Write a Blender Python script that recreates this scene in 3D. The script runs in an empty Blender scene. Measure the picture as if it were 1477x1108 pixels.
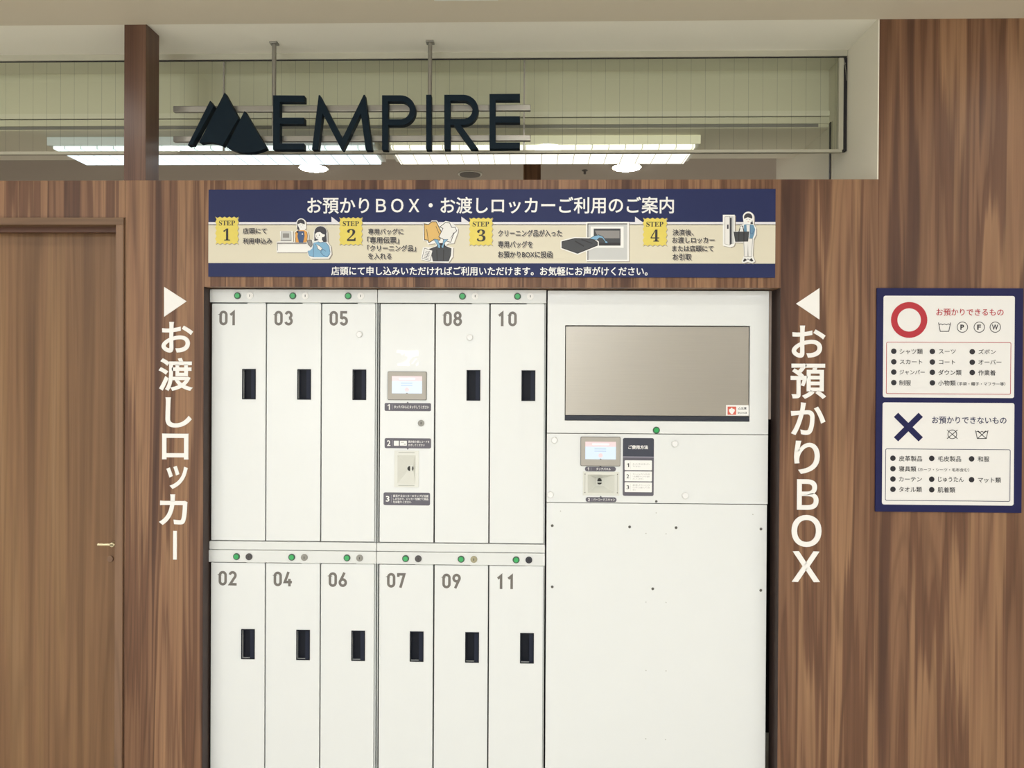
import bpy, bmesh, math
from mathutils import Matrix, Vector
C = bpy.context.scene.collection
SC = bpy.context.scene

# ---------------------------------------------------------------- camera
EYE = 1.48                      # eye height
DW = 2.55                       # distance from the camera to the face of the wooden wall (Y = 0)
FPX = 1110.0                    # focal length in pixels of a 1477 x 1108 frame
YAW, PITCH, ROLL = math.radians(1.5438), math.radians(-0.2509), math.radians(0.305)
F_ = Vector((-math.sin(YAW) * math.cos(PITCH), math.cos(YAW) * math.cos(PITCH), math.sin(PITCH)))
R0 = Vector((math.cos(YAW), math.sin(YAW), 0))
U0 = R0.cross(F_)
R_ = math.cos(ROLL) * R0 + math.sin(ROLL) * U0
U_ = -math.sin(ROLL) * R0 + math.cos(ROLL) * U0
EYEP = Vector((0, -DW, EYE))
cam = bpy.data.cameras.new('camera')
cam.sensor_width = 36
cam.lens = 36 * FPX / 1477
cam.clip_start = 0.05
co = bpy.data.objects.new('camera', cam)
m = Matrix((R_, U_, -F_)).transposed().to_4x4()
m.translation = EYEP
co.matrix_world = m
C.objects.link(co)
SC.camera = co

# ---------------------------------------------------------------- world, exposure
w = bpy.data.worlds.new('world')
SC.world = w
w.use_nodes = True
w.node_tree.nodes['Background'].inputs[0].default_value = (1.0, 0.97, 0.92, 1)
w.node_tree.nodes['Background'].inputs[1].default_value = 0.15
SC.view_settings.view_transform = 'Standard'
SC.view_settings.look = 'None'
SC.view_settings.gamma = 1
SC.view_settings.use_curve_mapping = False
SC.view_settings.exposure = -0.20


def area(name, loc, sx, sy, power, col, rot=(0, 0, 0)):
    l = bpy.data.lights.new(name, 'AREA')
    l.shape = 'RECTANGLE'
    l.size, l.size_y, l.energy, l.color = sx, sy, power, col
    o = bpy.data.objects.new(name, l)
    o.location = loc
    o.rotation_euler = rot
    C.objects.link(o)


HALL = (0.895, 0.94, 1.0)
for yy, pw in ((-2.6, 38), (-5.0, 50), (-8.0, 50)):        # unseen ceiling fill lights, added to brighten the hall
    for xx in (-3.2, 0.0, 3.2):
        area('hall_fill_light', (xx, yy, 2.655), 1.2, 0.6, pw, HALL)
# added unseen fill: low frontal light at far left, and ceiling lights over the shop
area('frontal_fill', (-3.5, -13.9, 1.25), 4.9, 2.3, 300, (0.90, 0.945, 1.0), (math.pi / 2, 0, 0))
for xx in (-2.6, 0.2, 3.0):
    area('shop_fill_light', (xx, 3.2, 2.64), 1.2, 0.6, 34, (1.0, 0.97, 0.93))


# ---------------------------------------------------------------- helpers
def U(px, py, Y):
    """point of the plane Y = const seen at a pixel of the photograph -> (X, Z)"""
    d = F_ + R_ * ((px - 738.5) / FPX) - U_ * ((py - 554.0) / FPX)
    t = (Y + DW) / d.y
    return d.x * t, EYE + d.z * t


def UZ(px, py, Z):
    d = F_ + R_ * ((px - 738.5) / FPX) - U_ * ((py - 554.0) / FPX)
    t = (Z - EYE) / d.z
    return d.x * t, -DW + d.y * t


def rect(x0, y0, x1, y1, Y):
    xc, yc = (x0 + x1) / 2, (y0 + y1) / 2
    return U(x0, yc, Y)[0], U(x1, yc, Y)[0], U(xc, y1, Y)[1], U(xc, y0, Y)[1]


def lin(c):
    c /= 255.0
    return c / 12.92 if c <= 0.04045 else ((c + 0.055) / 1.055) ** 2.4


def hexc(h):
    h = h.lstrip('#')
    return tuple(lin(int(h[i:i + 2], 16)) for i in (0, 2, 4)) + (1,)


_mats = {}


def mat(name, col, rough=0.5, metal=0.0, emit=0.0, noise=0.04, nscale=30.0, coat=0.0, spec=0.5, stretch=(1, 1, 1)):
    if name in _mats:
        return _mats[name]
    m = bpy.data.materials.new(name)
    m.use_nodes = True
    nt = m.node_tree
    b = nt.nodes['Principled BSDF']
    b.inputs['Roughness'].default_value = rough
    b.inputs['Metallic'].default_value = metal
    b.inputs['Specular IOR Level'].default_value = spec
    b.inputs['Coat Weight'].default_value = coat
    c = hexc(col)
    if noise:
        tc = nt.nodes.new('ShaderNodeTexCoord')
        mp = nt.nodes.new('ShaderNodeMapping')
        mp.inputs['Scale'].default_value = stretch
        n = nt.nodes.new('ShaderNodeTexNoise')
        n.inputs['Scale'].default_value = nscale
        n.inputs['Detail'].default_value = 4
        r = nt.nodes.new('ShaderNodeMix')
        r.data_type = 'RGBA'
        r.inputs[6].default_value = tuple(v * (1 - noise) for v in c[:3]) + (1,)
        r.inputs[7].default_value = tuple(min(1, v * (1 + noise)) for v in c[:3]) + (1,)
        nt.links.new(tc.outputs['Object'], mp.inputs[0])
        nt.links.new(mp.outputs[0], n.inputs['Vector'])
        nt.links.new(n.outputs[0], r.inputs[0])
        nt.links.new(r.outputs[2], b.inputs['Base Color'])
        if emit:
            nt.links.new(r.outputs[2], b.inputs['Emission Color'])
    else:
        b.inputs['Base Color'].default_value = c
        b.inputs['Emission Color'].default_value = c
    b.inputs['Emission Strength'].default_value = emit
    _mats[name] = m
    return m


def wood(name, stops, seed=0.0, band=9.0, zs=0.35, fine=0.10, warp=0.35, rough=0.42, axis='z', mixf=0.22, vein=0.17):
    """streaky veneer: bands along the height, finer streaks on them, pores over all"""
    m = bpy.data.materials.new(name)
    m.use_nodes = True
    nt = m.node_tree
    L = nt.links.new
    N = nt.nodes.new
    b = nt.nodes['Principled BSDF']
    b.inputs['Roughness'].default_value = rough
    b.inputs['Specular IOR Level'].default_value = 0.3
    tc = N('ShaderNodeTexCoord')
    src = tc.outputs['Object']
    if axis == 'x':
        rt = N('ShaderNodeMapping')
        rt.inputs['Rotation'].default_value = (0, math.pi / 2, 0)
        L(src, rt.inputs[0])
        src = rt.outputs[0]

    def mapped(sx, sz, off):
        mp = N('ShaderNodeMapping')
        mp.inputs['Location'].default_value = (seed * 3.7 + off, seed * 1.3, seed * 2.1 + off)
        mp.inputs['Scale'].default_value = (sx, sx, sz)
        L(src, mp.inputs[0])
        return mp.outputs[0]

    def noise(v, detail, rough_, dist):
        n = N('ShaderNodeTexNoise')
        n.inputs['Scale'].default_value = 1
        n.inputs['Detail'].default_value = detail
        n.inputs['Roughness'].default_value = rough_
        n.inputs['Distortion'].default_value = dist
        L(v, n.inputs['Vector'])
        return n.outputs[0]
    a = noise(mapped(band, zs, 0), 2.2, 0.5, warp)
    c = noise(mapped(band * 4.2, zs * 1.3, 5), 3, 0.55, warp)
    d = noise(mapped(band * 20, zs * 7, 9), 3, 0.7, 0.1)
    mx = N('ShaderNodeMix')
    mx.inputs[0].default_value = mixf
    L(a, mx.inputs[2])
    L(c, mx.inputs[3])
    rp = N('ShaderNodeValToRGB')
    e = rp.color_ramp.elements
    while len(e) < len(stops):
        e.new(0.5)
    for el, (p, h) in zip(e, stops):
        el.position = p
        el.color = hexc(h)
    L(mx.outputs[0], rp.inputs[0])
    mr = N('ShaderNodeMapRange')
    mr.inputs[1].default_value = 0.3
    mr.inputs[2].default_value = 0.7
    mr.inputs[3].default_value = 1 - fine
    mr.inputs[4].default_value = 1 + fine
    L(d, mr.inputs[0])
    # growth ring lines: level lines of a smooth stretched field, fading in and out
    g = noise(mapped(band * 1.1, zs * 1.2, 13), 1.0, 0.4, warp * 0.6)
    gm = N('ShaderNodeMath')
    gm.operation = 'MULTIPLY'
    gm.inputs[1].default_value = 26.0
    L(g, gm.inputs[0])
    pp = N('ShaderNodeMath')
    pp.operation = 'PINGPONG'
    pp.inputs[1].default_value = 1.0
    L(gm.outputs[0], pp.inputs[0])
    gr = N('ShaderNodeMapRange')
    gr.interpolation_type = 'SMOOTHSTEP'
    gr.inputs[1].default_value = 0.0
    gr.inputs[2].default_value = 0.55
    gr.inputs[3].default_value = 1.0 - vein
    gr.inputs[4].default_value = 1.0
    L(pp.outputs[0], gr.inputs[0])
    mv = N('ShaderNodeMath')
    mv.operation = 'MULTIPLY'
    L(gr.outputs[0], mv.inputs[0])
    L(mr.outputs[0], mv.inputs[1])
    ml = N('ShaderNodeVectorMath')
    ml.operation = 'SCALE'
    L(rp.outputs[0], ml.inputs[0])
    L(mv.outputs[0], ml.inputs['Scale'])
    L(ml.outputs[0], b.inputs['Base Color'])
    return m


class MB:
    def __init__(s, origin=(0, 0, 0)):
        s.bm = bmesh.new()
        s.mats = []
        s.i = 0
        s.o = Vector(origin)

    def use(s, m):
        if m not in s.mats:
            s.mats.append(m)
        s.i = s.mats.index(m)
        return s

    def face(s, vs):
        try:
            f = s.bm.faces.new(vs)
            f.material_index = s.i
            return f
        except ValueError:
            return None

    def box(s, x0, x1, y0, y1, z0, z1):
        x0, x1 = min(x0, x1), max(x0, x1)
        y0, y1 = min(y0, y1), max(y0, y1)
        z0, z1 = min(z0, z1), max(z0, z1)
        v = [s.bm.verts.new((x, y, z)) for x in (x0, x1) for y in (y0, y1) for z in (z0, z1)]
        for q in ((0, 1, 3, 2), (4, 6, 7, 5), (0, 4, 5, 1), (2, 3, 7, 6), (0, 2, 6, 4), (1, 5, 7, 3)):
            s.face([v[k] for k in q])
        return s

    def prism(s, pts, y0, y1=None):
        """outline in (X, Z); front at y0, back at y1 (flat print when y1 is None)"""
        a = sum(pts[i][0] * pts[(i + 1) % len(pts)][1] - pts[(i + 1) % len(pts)][0] * pts[i][1] for i in range(len(pts)))
        if a < 0:
            pts = pts[::-1]
        f = [s.bm.verts.new((x, y0, z)) for x, z in pts]
        s.face(f)
        if y1 is not None:
            k = [s.bm.verts.new((x, y1, z)) for x, z in pts]
            s.face(k[::-1])
            n = len(pts)
            for i in range(n):
                s.face([f[(i + 1) % n], f[i], k[i], k[(i + 1) % n]])
        return s

    def ring(s, out, inn, y0, y1=None):
        n = len(out)
        L = [[s.bm.verts.new((x, y, z)) for x, z in pts] for y in ((y0,) if y1 is None else (y0, y1)) for pts in (out, inn)]
        for i in range(n):
            j = (i + 1) % n
            s.face([L[0][i], L[0][j], L[1][j], L[1][i]])
            if y1 is not None:
                s.face([L[2][j], L[2][i], L[3][i], L[3][j]])
                s.face([L[0][j], L[0][i], L[2][i], L[2][j]])
                s.face([L[1][i], L[1][j], L[3][j], L[3][i]])
        return s

    def stroke(s, pts, wd, y0, y1=None, closed=False):
        n = len(pts)
        A, B = [], []
        for i in range(n):
            p = Vector(pts[i])
            a = Vector(pts[(i - 1) % n]) if (closed or i > 0) else None
            c = Vector(pts[(i + 1) % n]) if (closed or i < n - 1) else None
            d1 = (p - a).normalized() if a is not None else (c - p).normalized()
            d2 = (c - p).normalized() if c is not None else d1
            n1 = Vector((-d1.y, d1.x))
            n2 = Vector((-d2.y, d2.x))
            k = n1 + n2
            k = n1 if k.length < 1e-6 else k.normalized()
            q = wd / 2 / max(0.45, k.dot(n1))
            A.append(p + k * q)
            B.append(p - k * q)
        for i in range(n if closed else n - 1):
            j = (i + 1) % n
            s.prism([A[i], A[j], B[j], B[i]], y0, y1)
        return s

    def disc(s, cx, cz, r, y0, y1=None, n=28, rz=None):
        rz = rz or r
        return s.prism([(cx + r * math.cos(2 * math.pi * k / n), cz + rz * math.sin(2 * math.pi * k / n)) for k in range(n)], y0, y1)

    def cyl(s, axis, c, r, a, b, n=24, r2=None):
        r2 = r if r2 is None else r2
        P = []
        for t, rr in ((a, r), (b, r2)):
            row = []
            for k in range(n):
                u, v = rr * math.cos(2 * math.pi * k / n), rr * math.sin(2 * math.pi * k / n)
                p = {'x': (t, c[0] + u, c[1] + v), 'y': (c[0] + u, t, c[1] + v), 'z': (c[0] + u, c[1] + v, t)}[axis]
                row.append(s.bm.verts.new(p))
            P.append(row)
        s.face(P[0])
        s.face(P[1])
        for k in range(n):
            s.face([P[0][k], P[0][(k + 1) % n], P[1][(k + 1) % n], P[1][k]])
        return s

    def build(s, name, parent=None, bevel=0.0, flat=False, smooth=False):
        if not flat:
            bmesh.ops.recalc_face_normals(s.bm, faces=s.bm.faces[:])
        for v in s.bm.verts:
            v.co -= s.o
        if smooth:
            for f in s.bm.faces:
                f.smooth = True
        me = bpy.data.meshes.new(name)
        s.bm.to_mesh(me)
        s.bm.free()
        for mm in s.mats:
            me.materials.append(mm)
        o = bpy.data.objects.new(name, me)
        C.objects.link(o)
        if parent:
            o.parent = parent
        else:
            o.location = s.o
        if bevel:
            md = o.modifiers.new('bevel', 'BEVEL')
            md.width = bevel
            md.segments = 2
            md.limit_method = 'ANGLE'
        return o


def tag(o, label=None, cat=None, group=None, kind=None):
    if label:
        o['label'] = label
    if cat:
        o['category'] = cat
    if group:
        o['group'] = group
    if kind:
        o['kind'] = kind
    return o


def thing(name, loc, label, cat, group=None):
    o = bpy.data.objects.new(name, None)
    o.empty_display_size = 0.05
    o.location = loc
    C.objects.link(o)
    return tag(o, label, cat, group)


def struct(mb, name, label, cat, parent=None, bevel=0.0):
    return tag(mb.build(name, parent, bevel), label, cat, kind='structure')


def glyphs(body, res):
    cu = bpy.data.curves.new('lettering', 'FONT')
    cu.body = body
    cu.resolution_u = res
    o = bpy.data.objects.new('lettering', cu)
    C.objects.link(o)
    bpy.context.view_layer.update()
    me = bpy.data.meshes.new_from_object(o.evaluated_get(bpy.context.evaluated_depsgraph_get()))
    bpy.data.objects.remove(o)
    bpy.data.curves.remove(cu)
    return me


def fit_text(mb, body, box, Y, m, bold=0.012, thick=0.0, res=3, world=False):
    """lettering set into a box on the plane Y; box in photo pixels (or X0, X1, Z0, Z1);
    bold = how far the outline is moved outward, in em"""
    X0, X1, Z0, Z1 = box if world else rect(*box, Y)
    me = glyphs(body, res)
    vs = [v.co.copy() for v in me.vertices]
    x0, x1 = min(v.x for v in vs) - bold, max(v.x for v in vs) + bold
    y0, y1 = min(v.y for v in vs) - bold, max(v.y for v in vs) + bold
    mb.use(m)
    kx, kz = (X1 - X0) / (x1 - x0), (Z1 - Z0) / (y1 - y0)
    edges = {}
    for p in me.polygons:
        ids = list(p.vertices)
        if p.normal.z < 0:
            ids.reverse()
        for a, b in zip(ids, ids[1:] + ids[:1]):
            edges[(a, b)] = True
    rim = [(a, b) for a, b in edges if (b, a) not in edges]
    nrm = {}
    for a, b in rim:
        t = vs[b] - vs[a]
        if t.length > 1e-7:
            t.normalize()
            for k in (a, b):
                nrm.setdefault(k, []).append(Vector((t.y, -t.x)))
    for k, ns in nrm.items():
        n_ = sum(ns, Vector((0, 0)))
        if n_.length > 1e-4:
            n_.normalize()
            q = n_ * bold / max(0.6, n_.dot(ns[0]))
            vs[k].x += q.x
            vs[k].y += q.y
    P_ = [(X0 + (v.x - x0) * kx, Z0 + (v.y - y0) * kz) for v in vs]
    nv = [mb.bm.verts.new((a, Y - thick, b)) for a, b in P_]
    for p in me.polygons:
        mb.face([nv[k] for k in p.vertices])
    if thick:
        bv = {k: mb.bm.verts.new((P_[k][0], Y, P_[k][1])) for e in rim for k in e}
        for a, b in rim:
            mb.face([nv[a], bv[a], bv[b], nv[b]])
    bpy.data.meshes.remove(me)
    return mb


def figure(mb, num, box, Y, m, bold=0.012):
    """one bold figure in a box (X0, X1, Z0, Z1); the figure 1 is drawn as flag and stem"""
    if num != '1':
        return fit_text(mb, num, box, Y, m, bold, world=True)
    a, b, c_, d = box
    q = lambda u, v: (a + (b - a) * u, c_ + (d - c_) * v)
    mb.use(m).prism([q(0, 0.62), q(0, 0.80), q(0.62, 1), q(1, 1), q(1, 0), q(0.55, 0), q(0.55, 0.78)], Y)
    return mb


def rrect(x0, x1, z0, z1, r, n=5):
    P = []
    for cx, cz, a in ((x1 - r, z0 + r, -90), (x1 - r, z1 - r, 0), (x0 + r, z1 - r, 90), (x0 + r, z0 + r, 180)):
        for k in range(n + 1):
            t = math.radians(a + 90 * k / n)
            P.append((cx + r * math.cos(t), cz + r * math.sin(t)))
    return P


def arc(cx, cy, rx, ry, a0, a1, n=14):
    return [(cx + rx * math.cos(math.radians(a0 + (a1 - a0) * k / n)), cy + ry * math.sin(math.radians(a0 + (a1 - a0) * k / n))) for k in range(n + 1)]


# ---------------------------------------------------------------- materials
W_ST = [(0.33, '#4c3328'), (0.40, '#5c4031'), (0.435, '#856249'), (0.475, '#7a5942'), (0.49, '#664734'), (0.525, '#6f4f3b'), (0.545, '#957153'), (0.60, '#8a664c'), (0.62, '#74543f'), (0.68, '#a07a5b')]
M_WL = wood('walnut_veneer_left', W_ST, seed=1.0, band=11, zs=0.4)
M_WH = wood('walnut_veneer_header', W_ST, seed=2.6, band=15, zs=0.5)
M_WR = wood('walnut_veneer_right', W_ST, seed=4.1, band=8, zs=0.4)
M_WT = wood('walnut_veneer_tall', W_ST, seed=7.1, band=6, zs=0.32)
M_WD = wood('walnut_veneer_door_header', W_ST, seed=8.2, band=9)
M_WP = wood('walnut_veneer_post', [(0.3, '#4d362d'), (0.5, '#634739'), (0.7, '#735645')], seed=9.4, band=18, rough=0.3)
D_ST = [(0.34, '#5f4532'), (0.43, '#75573d'), (0.50, '#846347'), (0.56, '#886849'), (0.66, '#977657')]
M_DOOR = wood('oak_veneer_door', D_ST, seed=3.3, band=6, zs=0.35, fine=0.09, warp=0.5, mixf=0.42, vein=0.12)
M_FRAME = wood('oak_veneer_frame', [(0.3, '#7a5e4a'), (0.7, '#8b6d55')], seed=5.3, band=14, fine=0.06)
M_FRAMEH = wood('oak_veneer_frame_head', [(0.3, '#735843'), (0.7, '#82664c')], seed=5.9, band=14, fine=0.06, axis='x')
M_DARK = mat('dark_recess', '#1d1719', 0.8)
M_PELMET = wood('walnut_rail_cover', [(0.3, '#5a3d30'), (0.7, '#6b4a3a')], seed=7.7, band=10, axis='x')
M_CEILF = mat('ceiling_paint_beige', '#d6ccb6', 0.9, noise=0.02, nscale=3)
M_CEILI = mat('ceiling_paint_ivory', '#f6f2e2', 0.85, noise=0.02, nscale=3)
M_PLAST = mat('plaster_ivory', '#e8e3d2', 0.85, noise=0.02, nscale=5)
M_FASC = mat('shutter_box_ivory', '#ebe7d2', 0.6, noise=0.02, nscale=3)
M_CEILR = mat('ceiling_paint_grey', '#b9b0a4', 0.9, noise=0.02, nscale=3)
M_FLOOR = mat('floor_tile_pale', '#ebe7dd', 0.35, noise=0.06, nscale=6)
M_HALL = mat('hall_wall_paint', '#d8d2c6', 0.8, noise=0.03, nscale=2)
M_WHITE = mat('locker_white_enamel', '#e4e6e4', 0.33, noise=0.008, nscale=12, coat=0.05)
M_WHITE2 = mat('locker_frame_white', '#dfe1de', 0.35, noise=0.008, nscale=12)
M_GREYF = mat('locker_edge_grey', '#b9bdbb', 0.4, noise=0.01)
M_CARC = mat('locker_inside_grey', '#4b4c4a', 0.7)
M_PULL = mat('pull_navy_plastic', '#10141f', 0.5, noise=0.03, spec=0.2)
M_PULLL = mat('pull_lip_navy', '#1f2434', 0.5, noise=0.03, spec=0.2)
M_NUM = mat('numeral_grey', '#6f6a64', 0.45, metal=0.1, noise=0.08, nscale=60)
M_LAMPG = mat('lamp_green', '#35a35a', 0.25, emit=0.12, noise=0.05)
M_LAMPR = mat('lamp_bezel', '#35503f', 0.35, noise=0.03)
M_LOCKW = mat('lock_white', '#f2f1ec', 0.25, noise=0.02)
M_LOCKS = mat('lock_silver', '#8f8d86', 0.45, metal=0.4, noise=0.06)
M_LOCKC = mat('lock_champagne', '#a39d80', 0.45, metal=0.3, noise=0.06)
M_LOCKD = mat('lock_smoked', '#4c4a4a', 0.3, metal=0.6, noise=0.1)
M_LOCKB = mat('lock_black', '#20232e', 0.35, noise=0.05)
M_KEY = mat('keyhole_dark', '#26241f', 0.6)
M_CAP = mat('cap_white_plastic', '#ececea', 0.3, noise=0.01)
M_STEEL = mat('brushed_stainless', '#aea9a0', 0.36, metal=1.0, noise=0.05, nscale=4, stretch=(1.5, 1, 90))
M_RUBBER = mat('rubber_black', '#1d2330', 0.5)
M_SCREW = mat('screw_steel', '#6f6d68', 0.35, metal=0.9)
M_BEZEL = mat('touchscreen_bezel', '#b0aba2', 0.5, metal=0.1, noise=0.03, spec=0.3)
M_BEZELE = mat('touchscreen_edge', '#7d7b75', 0.5, noise=0.03, spec=0.3)
M_SCRB = mat('screen_pale_blue', '#cfdff0', 0.3, emit=0.2, noise=0)
M_SCRR = mat('screen_pink_band', '#e6ccd0', 0.3, emit=0.2, noise=0)
M_SCRW = mat('screen_white_text', '#ffffff', 0.3, emit=0.25, noise=0)
M_SCRT = mat('screen_blue_text', '#b7cbe0', 0.3, emit=0.15, noise=0)
M_PLQ = mat('plaque_purple_grey', '#5d5a64', 0.45, noise=0.02)
M_PLQD = mat('plaque_dark_navy', '#363a48', 0.45, noise=0.02)
M_PLQL = mat('plaque_line_grey', '#9896a4', 0.45, noise=0.02)
M_PRW = mat('print_white', '#f1f0ec', 0.5, noise=0.01)
M_PRK = mat('print_black', '#1c1a22', 0.5, noise=0.02)
M_PRG = mat('print_grey', '#8f8c88', 0.5, noise=0.02)
M_PRB = mat('print_brown_black', '#262326', 0.5, noise=0.02)
M_SCN = mat('scanner_ivory_plastic', '#dcdcd3', 0.3, noise=0.015)
M_SCN2 = mat('scanner_grey_plastic', '#b3b3a9', 0.35, noise=0.015)
M_FILM = mat('clear_film_glossy', '#f8f8f4', 0.12, noise=0.01)
M_NAVY = mat('banner_navy', '#252d58', 0.5, noise=0.03, nscale=8, spec=0.25)
M_NAVYS = mat('sign_navy', '#1b1d4c', 0.5, noise=0.03, nscale=8, spec=0.25)
M_CREAM = mat('banner_cream', '#dcd5bf', 0.5, noise=0.015, nscale=8)
M_LAV = mat('banner_white_line', '#e4e2e6', 0.5, noise=0.01)
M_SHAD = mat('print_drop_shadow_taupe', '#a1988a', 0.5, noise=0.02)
M_YEL = mat('tag_yellow', '#e2cf5f', 0.5, noise=0.06, nscale=50)
M_CARD = mat('sign_card_white', '#e9e7e3', 0.45, noise=0.01)
M_RED = mat('sign_red', '#b3202f', 0.45, noise=0.02)
M_VINYL = mat('lettering_white', '#f0eee9', 0.45, noise=0.01)
M_SIGN = mat('sign_letter_dark_teal', '#0c1d28', 0.6, noise=0.05, spec=0.15)
M_ALU = mat('aluminium_satin', '#9b9890', 0.38, metal=0.75, noise=0.04, stretch=(1, 1, 30))
M_ALUL = mat('aluminium_pale', '#bdbaa8', 0.5, metal=0.2, noise=0.03)
M_BLK = mat('gasket_black', '#17131a', 0.6)
M_GUIDE = mat('guide_rail_paint', '#cfc9b4', 0.5, noise=0.02)
M_FIX = mat('fixture_white', '#e6e6dc', 0.5, noise=0.01)
M_BRASS = mat('handle_satin_brass', '#cfc39f', 0.3, metal=0.7, noise=0.04)
M_SPK = mat('speaker_grille_grey', '#6a6662', 0.7, noise=0.1, nscale=200)
M_BLUE = mat('print_sky_blue', '#7fb0d0', 0.5, noise=0.03)
M_DBLUE = mat('print_denim_blue', '#3d557f', 0.5, noise=0.03)
M_JAC = mat('print_jacket_blue', '#6690ae', 0.5, noise=0.03)
M_ORA = mat('print_orange', '#e0a24e', 0.5, noise=0.03)
M_YOR = mat('print_mustard', '#dcb469', 0.5, noise=0.05)
M_CHAR = mat('print_charcoal', '#3c3e42', 0.5, noise=0.05)
M_HAIR = mat('print_hair', '#37353f', 0.5, noise=0.03)
M_LGR = mat('print_light_grey', '#c9cac8', 0.5, noise=0.02)
M_MGR = mat('print_mid_grey', '#8d8a88', 0.5, noise=0.02)
M_RSQ = mat('sticker_red', '#d2604f', 0.5, noise=0.04)


def diffuser(name, col, strength, pitch):
    m = bpy.data.materials.new(name)
    m.use_nodes = True
    nt = m.node_tree
    b = nt.nodes['Principled BSDF']
    tc = nt.nodes.new('ShaderNodeTexCoord')
    sp = nt.nodes.new('ShaderNodeSeparateXYZ')
    nt.links.new(tc.outputs['Object'], sp.inputs[0])
    md = nt.nodes.new('ShaderNodeMath')
    md.operation = 'PINGPONG'
    md.inputs[1].default_value = pitch / 2
    nt.links.new(sp.outputs[0], md.inputs[0])
    gt = nt.nodes.new('ShaderNodeMath')
    gt.operation = 'GREATER_THAN'
    gt.inputs[1].default_value = 0.002
    nt.links.new(md.outputs[0], gt.inputs[0])
    mr = nt.nodes.new('ShaderNodeMapRange')
    mr.inputs[3].default_value = strength * 0.3
    mr.inputs[4].default_value = strength
    nt.links.new(gt.outputs[0], mr.inputs[0])
    b.inputs['Base Color'].default_value = hexc('#8f8f8c')
    b.inputs['Emission Color'].default_value = col + (1,)
    nt.links.new(mr.outputs[0], b.inputs['Emission Strength'])
    return m


M_TUBEC = diffuser('fluorescent_cool', (0.82, 0.96, 1.0), 1.6, 0.066)
M_TUBEW = diffuser('fluorescent_warm', (1.0, 0.97, 0.80), 1.8, 0.066)
M_SIDEC = mat('side_diffuser_cool', '#d6dfe0', 0.5, emit=0.22, noise=0)
M_SIDEW = mat('side_diffuser_warm', '#e9e6cb', 0.5, emit=0.42, noise=0)
M_LED = bpy.data.materials.new('downlight_led')
M_LED.use_nodes = True
_b = M_LED.node_tree.nodes['Principled BSDF']
_b.inputs['Emission Color'].default_value = (1, 0.96, 0.90, 1)
_b.inputs['Emission Strength'].default_value = 75


def glass_mat():
    m = bpy.data.materials.new('wired_glass')
    m.use_nodes = True
    nt = m.node_tree
    nt.nodes.clear()
    L = nt.links.new
    N = nt.nodes.new
    out = N('ShaderNodeOutputMaterial')
    tr = N('ShaderNodeBsdfTransparent')
    tr.inputs[0].default_value = (0.90, 0.92, 0.86, 1)
    gl = N('ShaderNodeBsdfGlossy')
    gl.inputs['Roughness'].default_value = 0.02
    gl.inputs[0].default_value = (0.95, 1, 0.96, 1)
    fr = N('ShaderNodeFresnel')
    fr.inputs[0].default_value = 1.5
    mx = N('ShaderNodeMixShader')
    L(fr.outputs[0], mx.inputs[0])
    L(tr.outputs[0], mx.inputs[1])
    L(gl.outputs[0], mx.inputs[2])
    # the wires cast into the pane
    tc = N('ShaderNodeTexCoord')
    sp = N('ShaderNodeSeparateXYZ')
    L(tc.outputs['Object'], sp.inputs[0])
    md = N('ShaderNodeMath')
    md.operation = 'PINGPONG'
    md.inputs[1].default_value = 0.0257
    L(sp.outputs[0], md.inputs[0])
    lt = N('ShaderNodeMath')
    lt.operation = 'LESS_THAN'
    lt.inputs[1].default_value = 0.0006
    L(md.outputs[0], lt.inputs[0])
    sc = N('ShaderNodeMath')
    sc.operation = 'MULTIPLY'
    sc.inputs[1].default_value = 0.38
    L(lt.outputs[0], sc.inputs[0])
    wd = N('ShaderNodeBsdfDiffuse')
    wd.inputs[0].default_value = (0.16, 0.17, 0.13, 1)
    m2 = N('ShaderNodeMixShader')
    L(sc.outputs[0], m2.inputs[0])
    L(mx.outputs[0], m2.inputs[1])
    L(wd.outputs[0], m2.inputs[2])
    L(m2.outputs[0], out.inputs[0])
    return m


M_GLASS = glass_mat()

# ---------------------------------------------------------------- key dimensions
CZ = 1.190 + EYE               # ceiling over the wall
CZ2 = 0.9707 + EYE             # underside of the bulkhead
CZR = 1.175 + EYE              # ceiling of the shop behind
WT = 0.665 + EYE               # top of the low wooden wall
TH = 0.0914                    # thickness of that wall
YL = 0.05                      # face of the lockers
YG = 0.2443                    # wired glass screen
YS = 0.4218                    # face of the shutter box
YB = 0.8234                    # back of the bulkhead
XR = 1.1218                    # white side wall
OX0, OX1, OZ1 = -1.1035, 0.8120, 0.3091 + EYE      # recess for the lockers
XP0, XP1 = -1.3759, -1.3019    # post
XD = U(181, 290, 0)[0]         # right end of the wall over the door
YBACK, YFRONT, XS = 5.0, -14.0, 6.0

# ---------------------------------------------------------------- shell
struct(MB().use(M_FLOOR).box(-XS, XS, YFRONT, YBACK, -0.1, 0), 'floor', 'pale floor of the arcade running under the wooden wall', 'floor')
struct(MB().use(M_CEILF).box(-XS, XS, YFRONT, 0, CZ - 0.003, CZ + 0.2), 'ceiling', 'beige ceiling in front of the wooden wall', 'ceiling')
struct(MB().use(M_CEILI).box(-XS, XR + 0.5, 0, YS, CZ, CZ + 0.2), 'ceiling_inner', 'ivory ceiling strip above the hanging shop sign', 'ceiling')
struct(MB().use(M_CEILI).box(-XS, XR, YS + 0.001, YB, CZ2, CZ), 'ceiling_bulkhead', 'ivory lowered ceiling carrying the fluorescent lights', 'ceiling')
struct(MB().use(M_CEILR).box(-XS, XS, YB + 0.001, YBACK, CZR, CZR + 0.2), 'ceiling_shop', 'grey ceiling of the shop behind the wall', 'ceiling')
struct(MB().use(M_HALL).box(-XS - 0.1, -XS, YFRONT, YBACK, 0, CZ), 'wall_far_left', 'plain painted wall far to the left', 'wall')
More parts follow.
